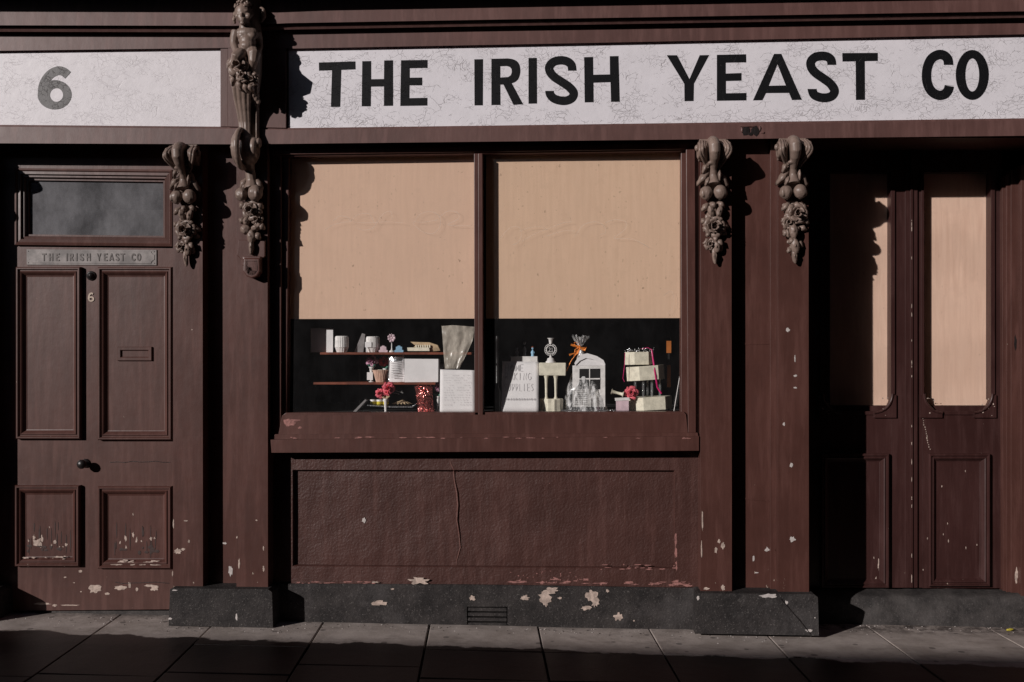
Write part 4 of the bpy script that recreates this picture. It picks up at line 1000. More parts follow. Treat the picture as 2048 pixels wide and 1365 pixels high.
# middle shelf
def vase(cx, top_, bot, rt, rb, Y, base, name, label, flower_mt, blooms, cat_='vase of flowers', leafm='green', group='little vases of artificial flowers'):
    s_ = pxm(Y)/4.876; o = root(name, label, cat_, C3((cx, bot)), Y, base, group); H = (bot-top_)*s_
    m = MB(); m.lathe(o.location, [(rb*s_*1.2, 0), (rb*s_*1.2, .002), (rb*s_*.5, H*.08), (rb*s_*.55, H*.2), (rt*s_*.6, H*.7), (rt*s_*.72, H*.9), (rt*s_, H*.99), (rt*s_*.9, H), (rt*s_*.6, H*.95)], 18); m.build('vase', M['white'], o)
    for bx, by, br in blooms:
        m = MB(); c = Vector((U(*C3((bx, by)), Y).x, Y, base+(bot-by)*s_)); rose(m, c, br*s_, int(bx)); rose(m, c+Vector((.002, .006, .004)), br*s_*.9, int(by))
        m.tube([c+Vector((0, .006, 0)), Vector((o.location.x, Y, base+H*.9))], .0015, 1); m.build('flower', [flower_mt, M[leafm]], o, solid=.0008)
    m = MB()
    for sx in (-1, 1): leaf(m, (o.location.x, Y-.002, base+H), (o.location.x+sx*45*s_, Y-.006, base+H+26*s_), 11*s_, .003)
    m.build('leaf', M[leafm], o, solid=.0006)
vase(893, 552, 700, 30, 24, .2, z2, 'flower_vase', 'pale pink tulip in a white vase on the lower shelf', M['pink'], [(893, 495, 50), (870, 505, 30), (920, 500, 34)])
vase(1025, 570, 700, 26, 20, .24, z2, 'flower_vase', 'bright red rose behind the pleated cupcake case', M['red'], [(1012, 502, 48)])
m = MB(); m.rect(*C3((848, 600)), *C3((905, 675)), .17, .171); single(m, 'price_tag', M['paper'], 'little white tag in front of the pale pink tulip vase', 'tag', z2+.012)
o = root('cupcake_case', 'pleated pinkish paper cupcake case on the lower shelf', 'baking case', C3((985, 700)), .16, z2); s_ = pxm(.16)/4.876
m = MB(); m.lathe(o.location, [(46*s_, 0), (62*s_, 60*s_), (80*s_, 118*s_)], 52, rib=.045); m.build('pleated_side', M['case'], o)
m = MB(); m.lathe(o.location+Vector((0, 0, 60*s_)), [(55*s_, 0), (60*s_, 50*s_), (30*s_, 62*s_)], 20); m.build('filling', M['cream'], o)
o = root('foil_packet', 'silver foil packet with white printed label on the lower shelf', 'packet', C3((1130, 695)), .14, z2)
m = MB(); vs = []
for j in range(13):
    t_ = j/12; 
    for i in range(13):
        s2 = i/12; y_ = 430+t_*265; x_ = lerp(1055+4*math.sin(t_*5), 1210-3*math.sin(t_*6), s2)
        vs.append(U(*C3((x_, y_)), .14)+Vector((0, -.022*math.sin(s2*math.pi)*math.sin(min(1, t_*1.2+.05)*math.pi*.9)+.004*noise.noise(Vector((s2*6, t_*6, 0))), 0)))
m.add(vs, [(j*13+i, j*13+i+1, (j+1)*13+i+1, (j+1)*13+i) for j in range(12) for i in range(12)], 0, True); m.build('foil_body', M['silver'], o, base=z2, solid=.001)
m = MB(); sub = [v+Vector((0, -.0025, 0)) for v in vs]
m.add(sub, [(j*13+i, j*13+i+1, (j+1)*13+i+1, (j+1)*13+i) for j in range(3, 12) for i in range(1, 12)], 0, True); m.build('label_sheet', M['paper'], o, base=z2-.001+.0025)
m = MB()
for k in range(8): m.rect(*C3((1085, 500+k*22)), *C3((1180-(k*37 % 30), 505+k*22)), .1138, .1142)
m.build('print_line', M['ink'], o)
m = MB(); m.slab([C3(p) for p in ((1213, 468), (1545, 470), (1543, 695), (1213, 697))], .12, .2); single(m, 'white_box', M['paper'], 'wide blank white box on the lower shelf beside the foil packet', 'box', z2, bevel=.001)
m = MB(); m.slab([C3(p) for p in ((1555, 440), (1600, 440), (1600, 600), (1575, 620))], .2, .205); single(m, 'clear_sleeve', M['clear'], 'clear plastic sleeve behind the wide blank white box', 'packaging', z2)
m = MB(); m.rect(*C3((1840, 490)), *C3((1905, 700)), .17, .25); single(m, 'white_box', M['white'], 'small upright white box behind the large blank notice by the mullion', 'box', z2-.1)
def lay(mb, Yt, Yb, y0, y1, f):        # press flat writing onto a leaning sheet
    za, zb_ = U(*f((700, y0)), Yt).z, U(*f((700, y1)), Yb).z
    for k, v in enumerate(mb.v):
        t_ = (za-v.z)/(za-zb_); x = v.x; mb.v[k] = Vector((x, lerp(Yt, Yb, t_)-.0028+(k % 3)*.0001, v.z))
# window floor, left pane
def paper(pts, Yt, Yb, name, label, f=C3, mt=None):
    P4 = [U(*f(pts[0]), Yt), U(*f(pts[1]), Yt), U(*f(pts[2]), Yb), U(*f(pts[3]), Yb)]
    N = 10; vs = []
    for j in range(N+1):
        for i in range(N+1): vs.append(P4[0].lerp(P4[1], i/N).lerp(P4[3].lerp(P4[2], i/N), j/N)+Vector((0, .0015*noise.noise(Vector((i*.5, j*.5, pts[0][0]))), 0)))
    m = MB(); m.add(vs, [(j*(N+1)+i, j*(N+1)+i+1, (j+1)*(N+1)+i+1, (j+1)*(N+1)+i) for j in range(N) for i in range(N)], 0, True)
    o = thing(name, label, 'notice', (sum(p.x for p in P4)/4, Yb, zf)); m.build('sheet', mt or M['paper'], o, solid=.0012); return o
nb = paper(((1562, 582), (1898, 590), (1903, 1002), (1558, 1002)), .07, .045, 'paper_notice', 'large blank looking white notice standing left of the mullion')
m = MB(); rr = random.Random(8)
for k in range(13):
    y = 640+k*24; x = 1600; 
    while x < 1860:
        wv = rr.uniform(6, 26); Yk = lerp(.07, .045, (y-582)/420)-.0028
        if rr.random() > .35: m.outline(place([stroke(cat([(x, y), (x+wv*.3, y-3), (x+wv*.6, y+3), (x+wv, y)], n=3), 2.2)], C3, Yk), Yk, .0004)
        x += wv+8
lay(m, .07, .045, 582, 1002, C3); m.build('faint_writing', M['ink'], nb)
vase(1030, 855, 990, 27, 21, .1, zf, 'flower_vase', 'rosy red carnations in a white vase on the window floor', M['rosepink'], [(1060, 755, 58), (978, 805, 46), (1045, 790, 36)], leafm='tan')
vase(1540, 820, 975, 24, 18, .16, zf, 'flower_vase', 'lilac tulip with yellow leaf in a white vase beside the foil bag', M['pink'], [(1538, 735, 40)], leafm='green')
m = MB(); 
for p in (((1080, 800), (1120, 780), (1160, 800), (1200, 812)), ((1110, 778), (1150, 800), (1190, 795)), ((1090, 810), (1140, 815), (1165, 825))): m.tube([U(*C3(q), .13) for q in p], .0008)
single(m, 'white_twig', M['white'], 'thin white decorative twig beside the rosy red carnations', 'decoration', None)
m = MB(); vs = []
for j in range(17):
    t_ = j/16
    for i in range(15):
        s2 = i/14; x_ = lerp(poly([(0, 1312), (.5, 1335), (1, 1350)], t_), poly([(0, 1485), (.5, 1490), (1, 1510)], t_), s2); y_ = 712+t_*262
        vs.append(U(*C3((x_, y_)), .13)+Vector((0, -.03*math.sin(s2*math.pi)*math.sin((t_*.85+.12)*math.pi)+.010*noise.noise(Vector((s2*4, t_*5, 2)))+.007*noise.noise(Vector((s2*11, t_*12, 5))), 0)))
m.add(vs, [(j*15+i, j*15+i+1, (j+1)*15+i+1, (j+1)*15+i) for j in range(16) for i in range(14)], 0, False)
single(m, 'foil_bag', M['foil'], 'shiny crumpled red and gold foil bag on the window floor', 'bag', zf, solid=.001)
m = MB(); m.slab([C3(p) for p in ((850, 935), (1100, 950), (1290, 950), (1325, 925), (1325, 932), (1290, 962), (1100, 962), (850, 945))], .1, .22); single(m, 'serving_tray', M['silver'], 'thin shallow tray under the three yellow jars', 'tray', zf+.028, bevel=.001)
m = MB(); m.rect(*C3((740, 990)), *C3((1500, 996)), .075, .3); single(m, 'base_board', M['silver'], 'flat silver cake board lying on the floor of the left pane', 'board', zf+.0005)
ztray = zf+.028+(27/4.876*pxm(.1))
for k, lb in enumerate(('leftmost of the three small jars with yellow labels', 'middle one of the three small jars with yellow labels', 'rightmost of the three small jars with yellow labels, beside the vase')):
    o = root('small_jar', lb, 'jar', C3((908+k*62, 930)), .16, ztray, 'three small jars with yellow labels'); s_ = pxm(.16)/4.876
    m = MB(); m.lathe(o.location, [(27*s_, 0), (29*s_, 3*s_), (29*s_, 30*s_)], 16); m.build('jar_body', M['yellow'], o)
    m = MB(); m.lathe(o.location+Vector((0, 0, 30*s_)), [(30*s_, 0), (30*s_, 16*s_), (27*s_, 18*s_)], 16); m.build('lid', M['white'], o)
m = MB()
for k in range(6):
    a, b_ = 1090+k*38, 1110+k*38; m.slab([C3(p) for p in ((a, 940), (1190, 905), (1205, 905), (b_, 948))], .14+.004*k, .143+.004*k)
single(m, 'paper_fan', M['tan'], 'folded tan paper fans lying in the shallow tray', 'decoration', ztray)
m = MB(); m.slab([C3(p) for p in ((705, 995), (830, 868), (845, 876), (740, 992))], .1, .16); single(m, 'grey_card', M['grey'], 'grey card leaning at the dark left end of the window floor', 'card', zf)

# right pane
nt_ = paper(((208, 480), (546, 485), (549, 945), (196, 945)), .13, .05, 'paper_notice', 'handwritten white notice reading HOME BAKING SUPPLIES in the right pane', C4_)
SF = {'H': [[(0,0),(0,1)],[(.7,0),(.7,1)],[(0,.5),(.7,.5)]], 'O': [[(.35,0),(0,.3),(0,.7),(.35,1),(.7,.7),(.7,.3),(.35,0)]], 'M': [[(0,1),(.05,0),(.4,.6),(.75,0),(.8,1)]],
 'E': [[(.6,0),(0,0),(0,1),(.6,1)],[(0,.5),(.5,.5)]], 'B': [[(0,0),(0,1),(.5,.95),(.6,.72),(.45,.5),(0,.5)],[(.45,.5),(.55,.25),(.4,0),(0,0)]], 'A': [[(0,1),(.35,0),(.7,1)],[(.15,.62),(.55,.62)]],
 'K': [[(0,0),(0,1)],[(.6,0),(0,.55),(.65,1)]], 'I': [[(.2,0),(.2,1)]], 'N': [[(0,1),(0,0),(.65,1),(.65,0)]], 'G': [[(.65,.15),(.35,0),(0,.3),(0,.75),(.35,1),(.65,.8),(.65,.55),(.4,.55)]],
 'S': [[(.6,.1),(.3,0),(.05,.2),(.3,.5),(.6,.75),(.35,1),(0,.88)]], 'U': [[(0,0),(0,.75),(.3,1),(.6,.75),(.6,0)]], 'P': [[(0,1),(0,0),(.5,.05),(.6,.28),(.45,.5),(0,.5)]], 'L': [[(0,0),(0,1),(.55,1)]]}
m = MB()
for word, x0, x1, y0, hh in (('HOME', 235, 420, 510, 62), ('BAKING', 235, 490, 588, 66), ('SUPPLIES', 225, 510, 690, 66)):
    st = (x1-x0)/len(word)
    for i, ch in enumerate(word):
        for ln in SF[ch]:
            Yk = lerp(.13, .05, (y0+hh/2-480)/465)-.010
            m.outline(place([stroke([(x0+i*st+px_*st*.95, y0+py_*hh) for px_, py_ in ln], 4.2)], C4_, Yk), Yk, .0005)
x = 225
while x < 510:
    wv = rr.uniform(8, 26); Yk = lerp(.13, .05, (835-480)/465)-.006
    m.outline(place([stroke(cat([(x, 842), (x+wv*.2, 822), (x+wv*.5, 846), (x+wv*.7, 826), (x+wv, 842)], n=3), 3.2)], C4_, Yk), Yk, .0005); x += wv+7
lay(m, .13, .05, 480, 945, C4_); m.build('handwriting', M['ink'], nt_)
m = MB(); m.rect(*C4_((287, 425)), *C4_((535, 945)), .16, .26); single(m, 'white_box', M['white'], 'tall white box standing behind the handwritten notice', 'box', zf, bevel=.002)
zbx = U(*C4_((400, 425)), .16).z-0
# figurines on the box
def figurine(cx, label, hairm, dressm, hgt=95):
    s_ = pxm(.2)/4.65; base = max(v.z for v in [zf+Vector((0,0,0)).length*Vector((0,0,1))] ) if False else ztop
    o = thing('figurine', label, 'figurine', (U(*C4_((cx, 425)), .2).x, .2, base), 'small cake figurines on the tall white box')
    m = MB(); m.tube([o.location, o.location+Vector((0, 0, hgt*.35*s_)), o.location+Vector((0, 0, hgt*.62*s_))], [16*s_, 12*s_, 8*s_]); m.tube([o.location+Vector((-10*s_, 0, hgt*.5*s_)), o.location+Vector((-16*s_, -4*s_, hgt*.3*s_))], [5*s_, 3*s_]); m.tube([o.location+Vector((10*s_, 0, hgt*.5*s_)), o.location+Vector((16*s_, -4*s_, hgt*.3*s_))], [5*s_, 3*s_]); m.ell(o.location+Vector((0, 0, hgt*.8*s_)), (11*s_, 11*s_, 14*s_)); m.build('body', dressm, o, remesh=.0012)
    m = MB(); m.ell(o.location+Vector((0, .002, hgt*.86*s_)), (13*s_, 13*s_, 12*s_)); m.build('hair', hairm, o)
ztop = zf+(U(*C4_((400, 425)), .16).z-U(*C4_((400, 945)), .16).z)
figurine(490, 'small brown haired figurine at the right end of the tall white box', M['shelf'], M['blue']); figurine(345, 'small dark figurine at the left end of the tall white box', M['iron'], M['grey']); figurine(415, 'small pale grey figurine in the middle of the tall white box', M['grey'], M['grey'], 150)
# cake stand on pillars
o = root('pillar_cake', 'cream model cake, square tier raised on slim pillars above a fluted base', 'model cake', C4_((670, 930)), .13, zf)
m = MB(); m.slab([C4_(p) for p in ((550, 492), (800, 494), (798, 614), (552, 612))], .10, .19); m.build('upper_tier', M['cream'], o, bevel=.004)
m = MB()
c0 = U(*C4_((665, 870)), .15); s_ = pxm(.15)/4.6545
m.lathe(Vector((c0.x, .155, zf)), [(108*s_, 0), (112*s_, 8*s_), (108*s_, 20*s_), (110*s_, 118*s_), (104*s_, 128*s_)], 24, rib=.03); m.build('lower_tier', M['cream'], o)
for cx in (617, 705):
    for Yk in (.115, .175):
        m = MB(); b0 = U(*C4_((cx, 800)), Yk); z0 = zf+126*s_; z9 = U(*C4_((600, 612)), .10).z; H = z9-z0
        m.lathe(Vector((b0.x, Yk, z0)), [(20*s_, 0), (18*s_, H*.03), (11*s_, H*.10), (12*s_, H*.5), (15*s_, H*.85), (22*s_, H*.97), (24*s_, H)], 14); m.build('pillar', M['cream'], o)
o = root('anniversary_topper', 'white lacy ring topper numbered 21 with trumpet vase above', 'cake topper', C4_((658, 490)), .13, U(*C4_((660, 493)), .10).z)
s_ = pxm(.13)/4.6545; oz = o.location
m = MB(); m.lathe(oz, [(48*s_, 0), (46*s_, 10*s_), (34*s_, 20*s_), (30*s_, 40*s_), (14*s_, 46*s_), (9*s_, 60*s_), (8*s_, 66*s_)], 14); m.build('foot', M['white'], o)
m = MB(); cc = oz+Vector((0, 0, 120*s_))
for k in range(18):
    a = 2*math.pi*k/18; c = cc+Vector((math.cos(a)*48*s_, 0, math.sin(a)*48*s_)); m.tube([c+Vector((math.cos(q)*9*s_, 0, math.sin(q)*9*s_)) for q in [i*math.pi/4 for i in range(9)]], 2.6*s_, seg=6)
m.tube([cc+Vector((math.cos(q)*38*s_, 0, math.sin(q)*38*s_)) for q in [i*math.pi/12 for i in range(25)]], 3.2*s_, seg=6)
m.build('lace_ring', M['white'], o)
m = MB()
for pts in ([(-18,12),(-10,20),(-2,12),(-6,0),(-20,-18),(0,-18)], [(8,12),(14,20),(14,-18)], [(-22,-20),(22,-20)]): m.tube([cc+Vector((a*s_, -.001, b_*s_)) for a, b_ in pts], 3*s_, seg=6)
m.build('numeral', M['white'], o)
m = MB(); m.lathe(oz+Vector((0, 0, 172*s_)), [(12*s_, 0), (15*s_, 10*s_), (17*s_, 30*s_), (22*s_, 48*s_), (34*s_, 54*s_), (30*s_, 56*s_)], 14); m.build('trumpet', M['white'], o)
# house box wrapped in cellophane
o = root('house_box', 'white gabled house shaped gift box with dark window in tied cellophane', 'gift box', C4_((1000, 905)), .14, zf+.006)
m = MB(); m.slab([C4_(p) for p in ((862, 520), (1165, 510), (1166, 905), (862, 905))], .12, .24); m.build('house_body', M['white'], o, bevel=.001)
m = MB(); a = [U(*C4_(p), .11) for p in ((880, 500), (905, 455), (955, 414), (1000, 405), (1090, 432), (1150, 470), (1165, 505), (1165, 520), (1120, 492), (1050, 462), (985, 450), (930, 475), (890, 515))]; m.prism(a, .25); 
m.slab([C4_(p) for p in ((885, 510), (920, 462), (985, 432), (1070, 452), (1160, 512), (1160, 520), (885, 520))], .118, .13); m.build('gable_roof', M['paper'], o)
m = MB(); m.slab([C4_(p) for p in ((925, 550), (1118, 548), (1118, 740), (925, 740))], .1175, .125); m.build('dark_window', M['interior'], o)
m = MB(); m.slab([C4_(p) for p in ((925, 638), (1118, 636), (1118, 648), (925, 650))], .116, .12); m.slab([C4_(p) for p in ((1016, 550), (1024, 550), (1024, 740), (1016, 740))], .1165, .12); m.build('window_bar', M['white'], o)
m = MB()
for k in range(8): m.slab([C4_(p) for p in ((875, 752+k*18), (1000, 752+k*18), (1000, 756+k*18), (875, 756+k*18))], .119, .122)
m.build('clapboard', M['grey'], o)
m = MB(); n1, n2 = 30, 40; vs = []; cb = U(*C4_((985, 915)), .195); tie = U(*C4_((935, 350)), .17)
for j in range(n1+1):
    t_ = j/n1
    for i in range(n2+1):
        a = 2*math.pi*i/n2
        if t_ < .8:
            q = t_/.8; hx = lerp(.104, .003, (max(0, q-.40)/.60)**.9) if q > .4 else lerp(.128, .104, q/.4); hy = hx*.80+.008; c = cb.lerp(tie, max(0, q-.4)/.6) if q > .4 else cb.copy()
            z_ = lerp(zf+.008, tie.z, q); sq = 1/max(abs(math.cos(a)), abs(math.sin(a))) if q < .6 else 1; rx = hx*(lerp(1, sq, .35))
        else:
            q = (t_-.8)/.2; rx = hx = hy = .003+q*.05; c = tie+Vector((.004*q, 0, 0)); z_ = tie.z+q*.062*(1+.4*noise.noise(Vector((math.cos(a)*3, math.sin(a)*3, 1))))
        wv = 1+.16*noise.noise(Vector((math.cos(a)*4, math.sin(a)*4, t_*3)))+.1*noise.noise(Vector((math.cos(a)*13, math.sin(a)*13, t_*8)))
        vs.append(Vector((c.x+math.cos(a)*rx*wv, min(c.y, 9)+math.sin(a)*hy*wv, z_)))
m.add(vs, [(j*(n2+1)+i, j*(n2+1)+i+1, (j+1)*(n2+1)+i+1, (j+1)*(n2+1)+i) for j in range(n1) for i in range(n2)], 0, False); m.build('cellophane', M['cello'], o)
m = MB(); 
for pts in ([(-90,-25),(-40,-10),(0,5)], [(-105,70),(-60,55),(-5,10)], [(0,0),(-40,60),(-90,130),(-130,220)], [(0,5),(30,10),(60,-5),(40,25),(0,15)], [(-10,0),(-50,20),(-60,90),(-30,60),(0,10)], [(0,0),(-20,-40),(-60,-45),(-50,-20),(0,0)]):
    m.tube([tie+Vector((a*s_, -.006, -b_*s_)) for a, b_ in pts], [4.5*s_]*len(pts), seg=6, flat=2.4)
m.build('ribbon', M['gold'], o)
m = MB(); m.slab([C4_(p) for p in ((755, 912), (1190, 912), (1190, 940), (755, 940))], .10, .27); m.build('base_card', M['silver'], o, base=zf+.0005)
m = MB(); m.rect(*C4_((550, 934)), *C4_((1200, 941)), .07, .09); single(m, 'edge_strip', M['silver'], 'thin silver strip along the front of the right pane floor', 'board', zf+.0005)
# three tier hexagonal cake
o = root('tiered_cake', 'leaning three tier cream hexagonal model cake with magenta ribbon', 'model cake', C4_((1570, 935)), .18, zf)
def hexa(cx, cy, w_, hh, tilt, name):
    s_ = pxm(.17)/4.6545; c = U(*C4_((cx, cy)), .19); m = MB(); M3 = Matrix.Rotation(R(tilt), 3, 'Y')
    pr = [(w_*.5*s_, -hh*.5*s_), (w_*.5*s_, hh*.5*s_)]; vs = []
    for z_ in (-hh*.5, hh*.5):
        for k in range(6):
            a = R(60*k+8); vs.append(c+M3 @ Vector((math.cos(a)*w_*.5*s_, math.sin(a)*w_*.42*s_, z_*s_)))
    m.add(vs, [(5,4,3,2,1,0), (6,7,8,9,10,11)]+[(k, (k+1) % 6, (k+1) % 6+6, k+6) for k in range(6)]); ob = m.build(name, M['cream'], o, bevel=.002); return c, s_
cT, s_ = hexa(1480, 452, 268, 118, -1, 'top_tier'); hexa(1540, 588, 356, 130, -4, 'middle_tier'); hexa(1585, 868, 410, 120, -3, 'bottom_tier')
for cx, Yk in ((1445, .15), (1520, .13), (1600, .14), (1675, .17), (1560, .23)):
    a = U(*C4_((cx, 815)), Yk); b_ = U(*C4_((cx, 650)), Yk); m = MB(); m.lathe(a, [(16*s_, 0), (16*s_, 4*s_), (11*s_, 8*s_), (11*s_, (b_.z-a.z)-6*s_), (16*s_, b_.z-a.z)], 14); m.build('clear_pillar', M['clear'], o)
m = MB()
for k in range(60): m.ell(U(*C4_((1350+rr.random()*270, 352+rr.random()*42)), .15+rr.random()*.07), tuple([rr.uniform(.0018, .0042)]*3), seg=6, rings=4)
m.build('crystal_beads', M['silver'], o)
m = MB(); m.tube([U(*C4_(p), Yk) for p, Yk in (((1500, 365), .13), ((1560, 352), .13), ((1600, 370), .125), ((1608, 440), .12), ((1620, 520), .115), ((1635, 620), .11), ((1650, 720), .12), ((1688, 780), .13))], [9*s_]*8, seg=6, flat=.3)
m.tube([U(*C4_(p), .128) for p in ((1350, 400), (1345, 520), (1330, 640), (1345, 670))], 3*s_, seg=6); m.build('ribbon', M['magenta'], o)
m = MB()
def sq2(pts, Yk): m.outline(place([stroke(cat(pts, n=4), 4)], C4_, Yk), Yk, .0006)
sq2([(1420,435),(1445,430),(1450,460),(1425,475),(1422,450),(1448,450)], .1385); sq2([(1535,430),(1550,460),(1565,440),(1575,470)], .1385)
for cx, cy, Yk in ((1503, 605, .119), (1525, 885, .106)):
    sq2([(cx-30,cy),(cx-15,cy-14),(cx-5,cy+8),(cx-22,cy+18),(cx-30,cy)], Yk); sq2([(cx+30,cy),(cx+12,cy-14),(cx+2,cy+8),(cx+20,cy+18),(cx+30,cy)], Yk); sq2([(cx-8,cy-30),(cx,cy-18),(cx+8,cy-30)], Yk)
m.build('piped_emblem', M['darkink'], o)
s_ = pxm(.12)/4.6545
m = MB(); c = U(*C4_((1408, 772)), .11); rose(m, c, 58*s_, 5); rose(m, c+Vector((0, -.004, .003)), 40*s_, 6); single(m, 'silk_flower', M['rosepink'], 'coral pink silk flower resting against the bottom tier of the hexagonal cake', 'flower', None, solid=.0008)
o = root('gift_box', 'tiny pale gift box left of the hexagonal cake', 'gift box', C4_((1325, 940)), .09, zf)
m = MB(); m.slab([C4_(p) for p in ((1268, 845), (1385, 838), (1386, 940), (1270, 940))], .085, .12); m.build('box', M['lilac'], o, bevel=.001)
m = MB(); m.slab([C4_(p) for p in ((1258, 822), (1392, 816), (1392, 842), (1260, 848))], .082, .123); m.build('lid', M['white'], o, bevel=.001)
zg = U(*C4_((1325, 818)), .082).z
m = MB(); ax_ = Matrix.Rotation(R(-76), 3, 'Y'); m.lathe(U(*C4_((1335, 782)), .1), [(18*s_, 0), (30*s_, 2*s_), (14*s_, 14*s_), (12*s_, 60*s_), (16*s_, 96*s_), (26*s_, 112*s_)], 14, axis=ax_)
single(m, 'flower_tube', M['cream'], 'cream trumpet vase lying on its side on the tiny gift box', 'vase', zg)
m = MB()
for k in range(26): m.ell(U(*C4_((1205+rr.random()*75, 905+rr.random()*30)), .07+rr.random()*.03), tuple([rr.uniform(.0015, .004)]*3), seg=6, rings=4)
single(m, 'bead_pile', M['silver'], 'little pile of glittering beads at the foot of the gift box', 'beads', zf+.001)
m = MB(); m.ell(U(*C4_((1775, 925)), .08), (.008, .007, .006), bump=.3); m.ell(U(*C4_((1740, 930)), .09), (.005, .005, .004), bump=.3); single(m, 'white_pebble', M['white'], 'white sugar pebbles at the right corner of the window floor', 'decoration', zf)
m = MB(); m.tube([U(*C4_((1806, 940)), .06), U(*C4_((1884, 470)), .05)], [.0022, .0018], seg=8); single(m, 'white_rod', M['white'], 'thin white rod leaning on the right side of the window', 'rod', None)
for (x0, y0, x1, y1), lb in (((1736, 290, 1780, 402), 'short amber wooden strip high in the dark behind the cake'), ((1742, 515, 1775, 720), 'dim amber wooden strip lower down behind the cake')):
    m = MB(); m.rect(*C4_((x0, y0)), *C4_((x1, y1)), .3, .305); m.rect(*C4_((x0+12, y1)), *C4_((x1-14, 945)), .303, .305, 1); single(m, 'wooden_strip', [M['amber'], M['interior']], lb, 'strip', None)
m = MB(); s_ = pxm(.25)/4.65; b0 = U(*C4_((160, 940)), .25); m.lathe(Vector((b0.x, .25, zf)), [(34*s_, 0), (34*s_, 180*s_), (16*s_, 230*s_), (14*s_, 640*s_), (18*s_, 660*s_), (14*s_, 700*s_)], 16); single(m, 'dark_bottle', M['iron'], 'tall dark bottle in the shadow beside the mullion, right pane', 'bottle', zf)

# ------------------------------------------------------------------ unseen buildings added across the street to block open sky
def terrace(x0, x1, h_, label):
    o = thing('sky_block_building', label, 'building', ((x0+x1)/2, -11, G0)); mt = M['shade_dark']
    m = MB(); m.box((x0, -19, G0-.1), (x1, -11, h_)); m.build('wall', M['darkbrick'], o)
    nx_ = int((x1-x0)/2.6)
    for fl in range(int(h_/3.4)):
        for i in range(nx_):
            xc = x0+(i+.5)*(x1-x0)/nx_; z_ = 1.0+fl*3.4
            m = MB(); m.box((xc-.55, -11, z_), (xc+.55, -10.96, z_+1.8)); w_ = m.build('window', M['iron'], o)
    m = MB(); m.box((x0-.1, -19.1, h_), (x1+.1, -10.7, h_+.35)); m.build('parapet', mt, o)
M['darkbrick'] = simple('blocker_dark_brick', (.07, .045, .038), .9, .2, bumpv=.4)
terrace(-70, -23.5, 30, 'added unseen tall dark building blocking the sky, left of the gap for the sun')
terrace(-6.2, 60, 30, 'added unseen tall dark building blocking the sky, right of the gap for the sun')
terrace(-23.2, -6.5, 4.4, 'added unseen low dark building blocking the sky below the sun, in the gap')
# ------------------------------------------------------------------ ground
m = MB(); k_ = 400; m.add([(-k_, -k_, G0-GK*0-.06), (k_, -k_, G0-.06), (k_, k_, G0-.06), (-k_, k_, G0-.06)], [(0, 1, 2, 3)]); g = m.build('ground', M['kerbstone']); tag(g, kind='structure')
def corner_z(x, y): return gz(x)
m = MB()
J = [((229, 1239), (48, 1365)), ((418, 1258), (314, 1359)), ((645, 1248), (574, 1361)), ((859, 1252), (836, 1365)), ((1077, 1256), (1099, 1365)), ((1303, 1267), (1343, 1336)), ((1536, 1273), (1586, 1326)), ((1787, 1291), (1869, 1350))]
lines = []
for a, b_ in J:
    A, B = G(*a), G(*b_); lines.append((A, (B-A)/(B.y-A.y)))
def xl(i, y):
    if i < 0: return xl(0, y)+.66*i
    if i >= len(lines): return xl(len(lines)-1, y)+.68*(i-len(lines)+1)
    A, d = lines[i]; return (A+d*(y-A.y)).x
ybase = .42
y1300 = G(980, 1302).y; y1352 = G(250, 1352).y
rn = random.Random(12); gap = .004
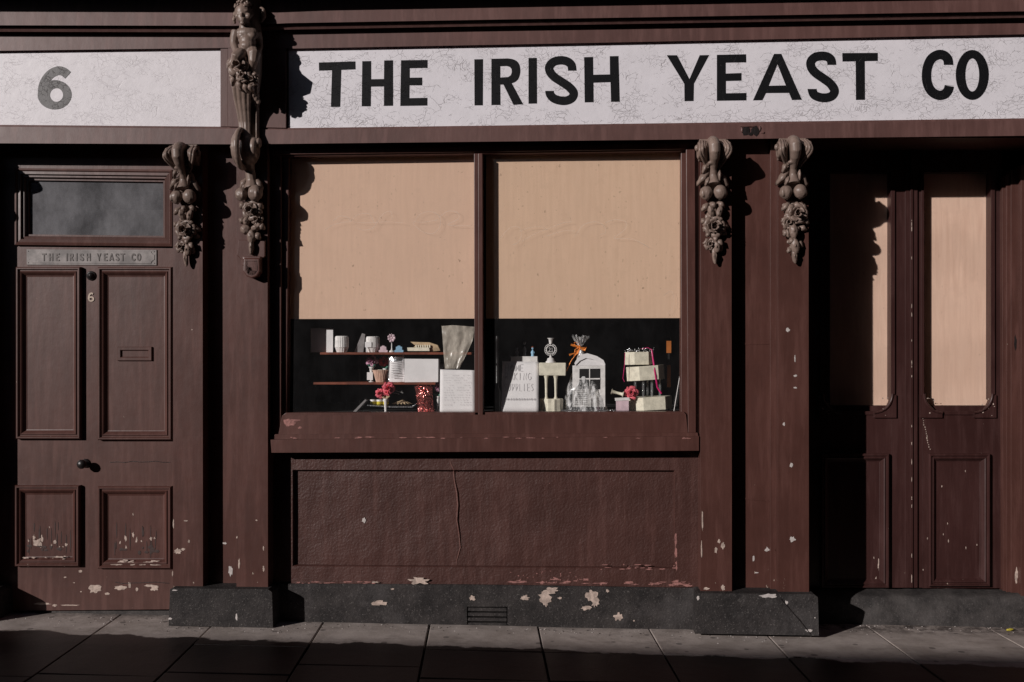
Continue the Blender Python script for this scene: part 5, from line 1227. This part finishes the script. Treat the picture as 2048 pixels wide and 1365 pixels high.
for i in range(-4, 13):
    cuts = [ybase, y1300, y1300-.46, y1300-.93, y1300-1.4, y1300-1.9, y1300-2.4, y1300-2.9]
    if i in (1, 3): cuts = [ybase, y1352 if i == 1 else y1300-.30, y1300-.9, y1300-1.5, y1300-2.1, y1300-2.9]
    if i in (0,): cuts = [ybase, y1352-.05, y1300-.9, y1300-1.5, y1300-2.1, y1300-2.9]
    for a, b_ in zip(cuts[:-1], cuts[1:]):
        gp = gap*rn.uniform(.6, 1.5); p = [(xl(i-1, a)+gp, a-gp), (xl(i, a)-gp, a-gp), (xl(i, b_)-gp, b_+gp), (xl(i-1, b_)+gp, b_+gp)]
        dz = rn.uniform(-.002, .002); tx = rn.uniform(-.002, .002)
        top = [Vector((x, y, gz(x)+dz+tx*(1 if q in (1, 2) else -1))) for q, (x, y) in enumerate(p)]
        m.prism(top, Vector((0, 0, -.05)))
pv = m.build('pavement', M['flags'], bevel=.004); tag(pv, kind='structure')
m = MB(); m.add([(-7, -3.1, gz(-7)-.03), (7, -3.1, gz(7)-.03), (7, .42, gz(7)-.03), (-7, .42, gz(-7)-.03)], [(0, 1, 2, 3)]); b_ = m.build('path', M['kerbstone']); tag(b_, kind='structure')
m = MB(); m.add([(-60, -10, G0-.045), (60, -10, G0-.045), (60, -3.1, G0-.045), (-60, -3.1, G0-.045)], [(0, 1, 2, 3)]); M['tar'] = simple('asphalt', (.045, .043, .042), .9, .3, bumpv=.6, bscale=80); rd = m.build('road', M['tar']); tag(rd, kind='structure')
# grit gathered along the foot of the wall
m = MB()
for k in range(420):
    px = rn.uniform(0, 2048); base_y = poly([(0, 1236), (330, 1236), (335, 1250), (560, 1253), (600, 1246), (1390, 1264), (1400, 1270), (1640, 1272), (1650, 1250), (2048, 1256)], px)
    p = G(px, base_y+abs(rn.gauss(0, 7))); r_ = rn.uniform(.0012, .0035)
    m.ell(Vector((p.x, p.y, gz(p.x)+r_*.6)), (r_*rn.uniform(.8, 1.8), r_, r_*.7), 0 if rn.random() < .55 else 1, seg=6, rings=4)
gr = m.build('grit', [M['kerbstone'], M['flake']]); tag(gr, 'fine grit and paint crumbs gathered along the foot of the shopfront', 'grit', kind='stuff')
p = G(2020, 1263); m = MB(); leaf(m, p+Vector((-.02, 0, .006)), p+Vector((.022, 0, .012)), .008, .004)
single(m, 'fallen_leaf', M['leafy'], 'small yellow fallen leaf on the step at the right edge', 'leaf', None, solid=.0006)
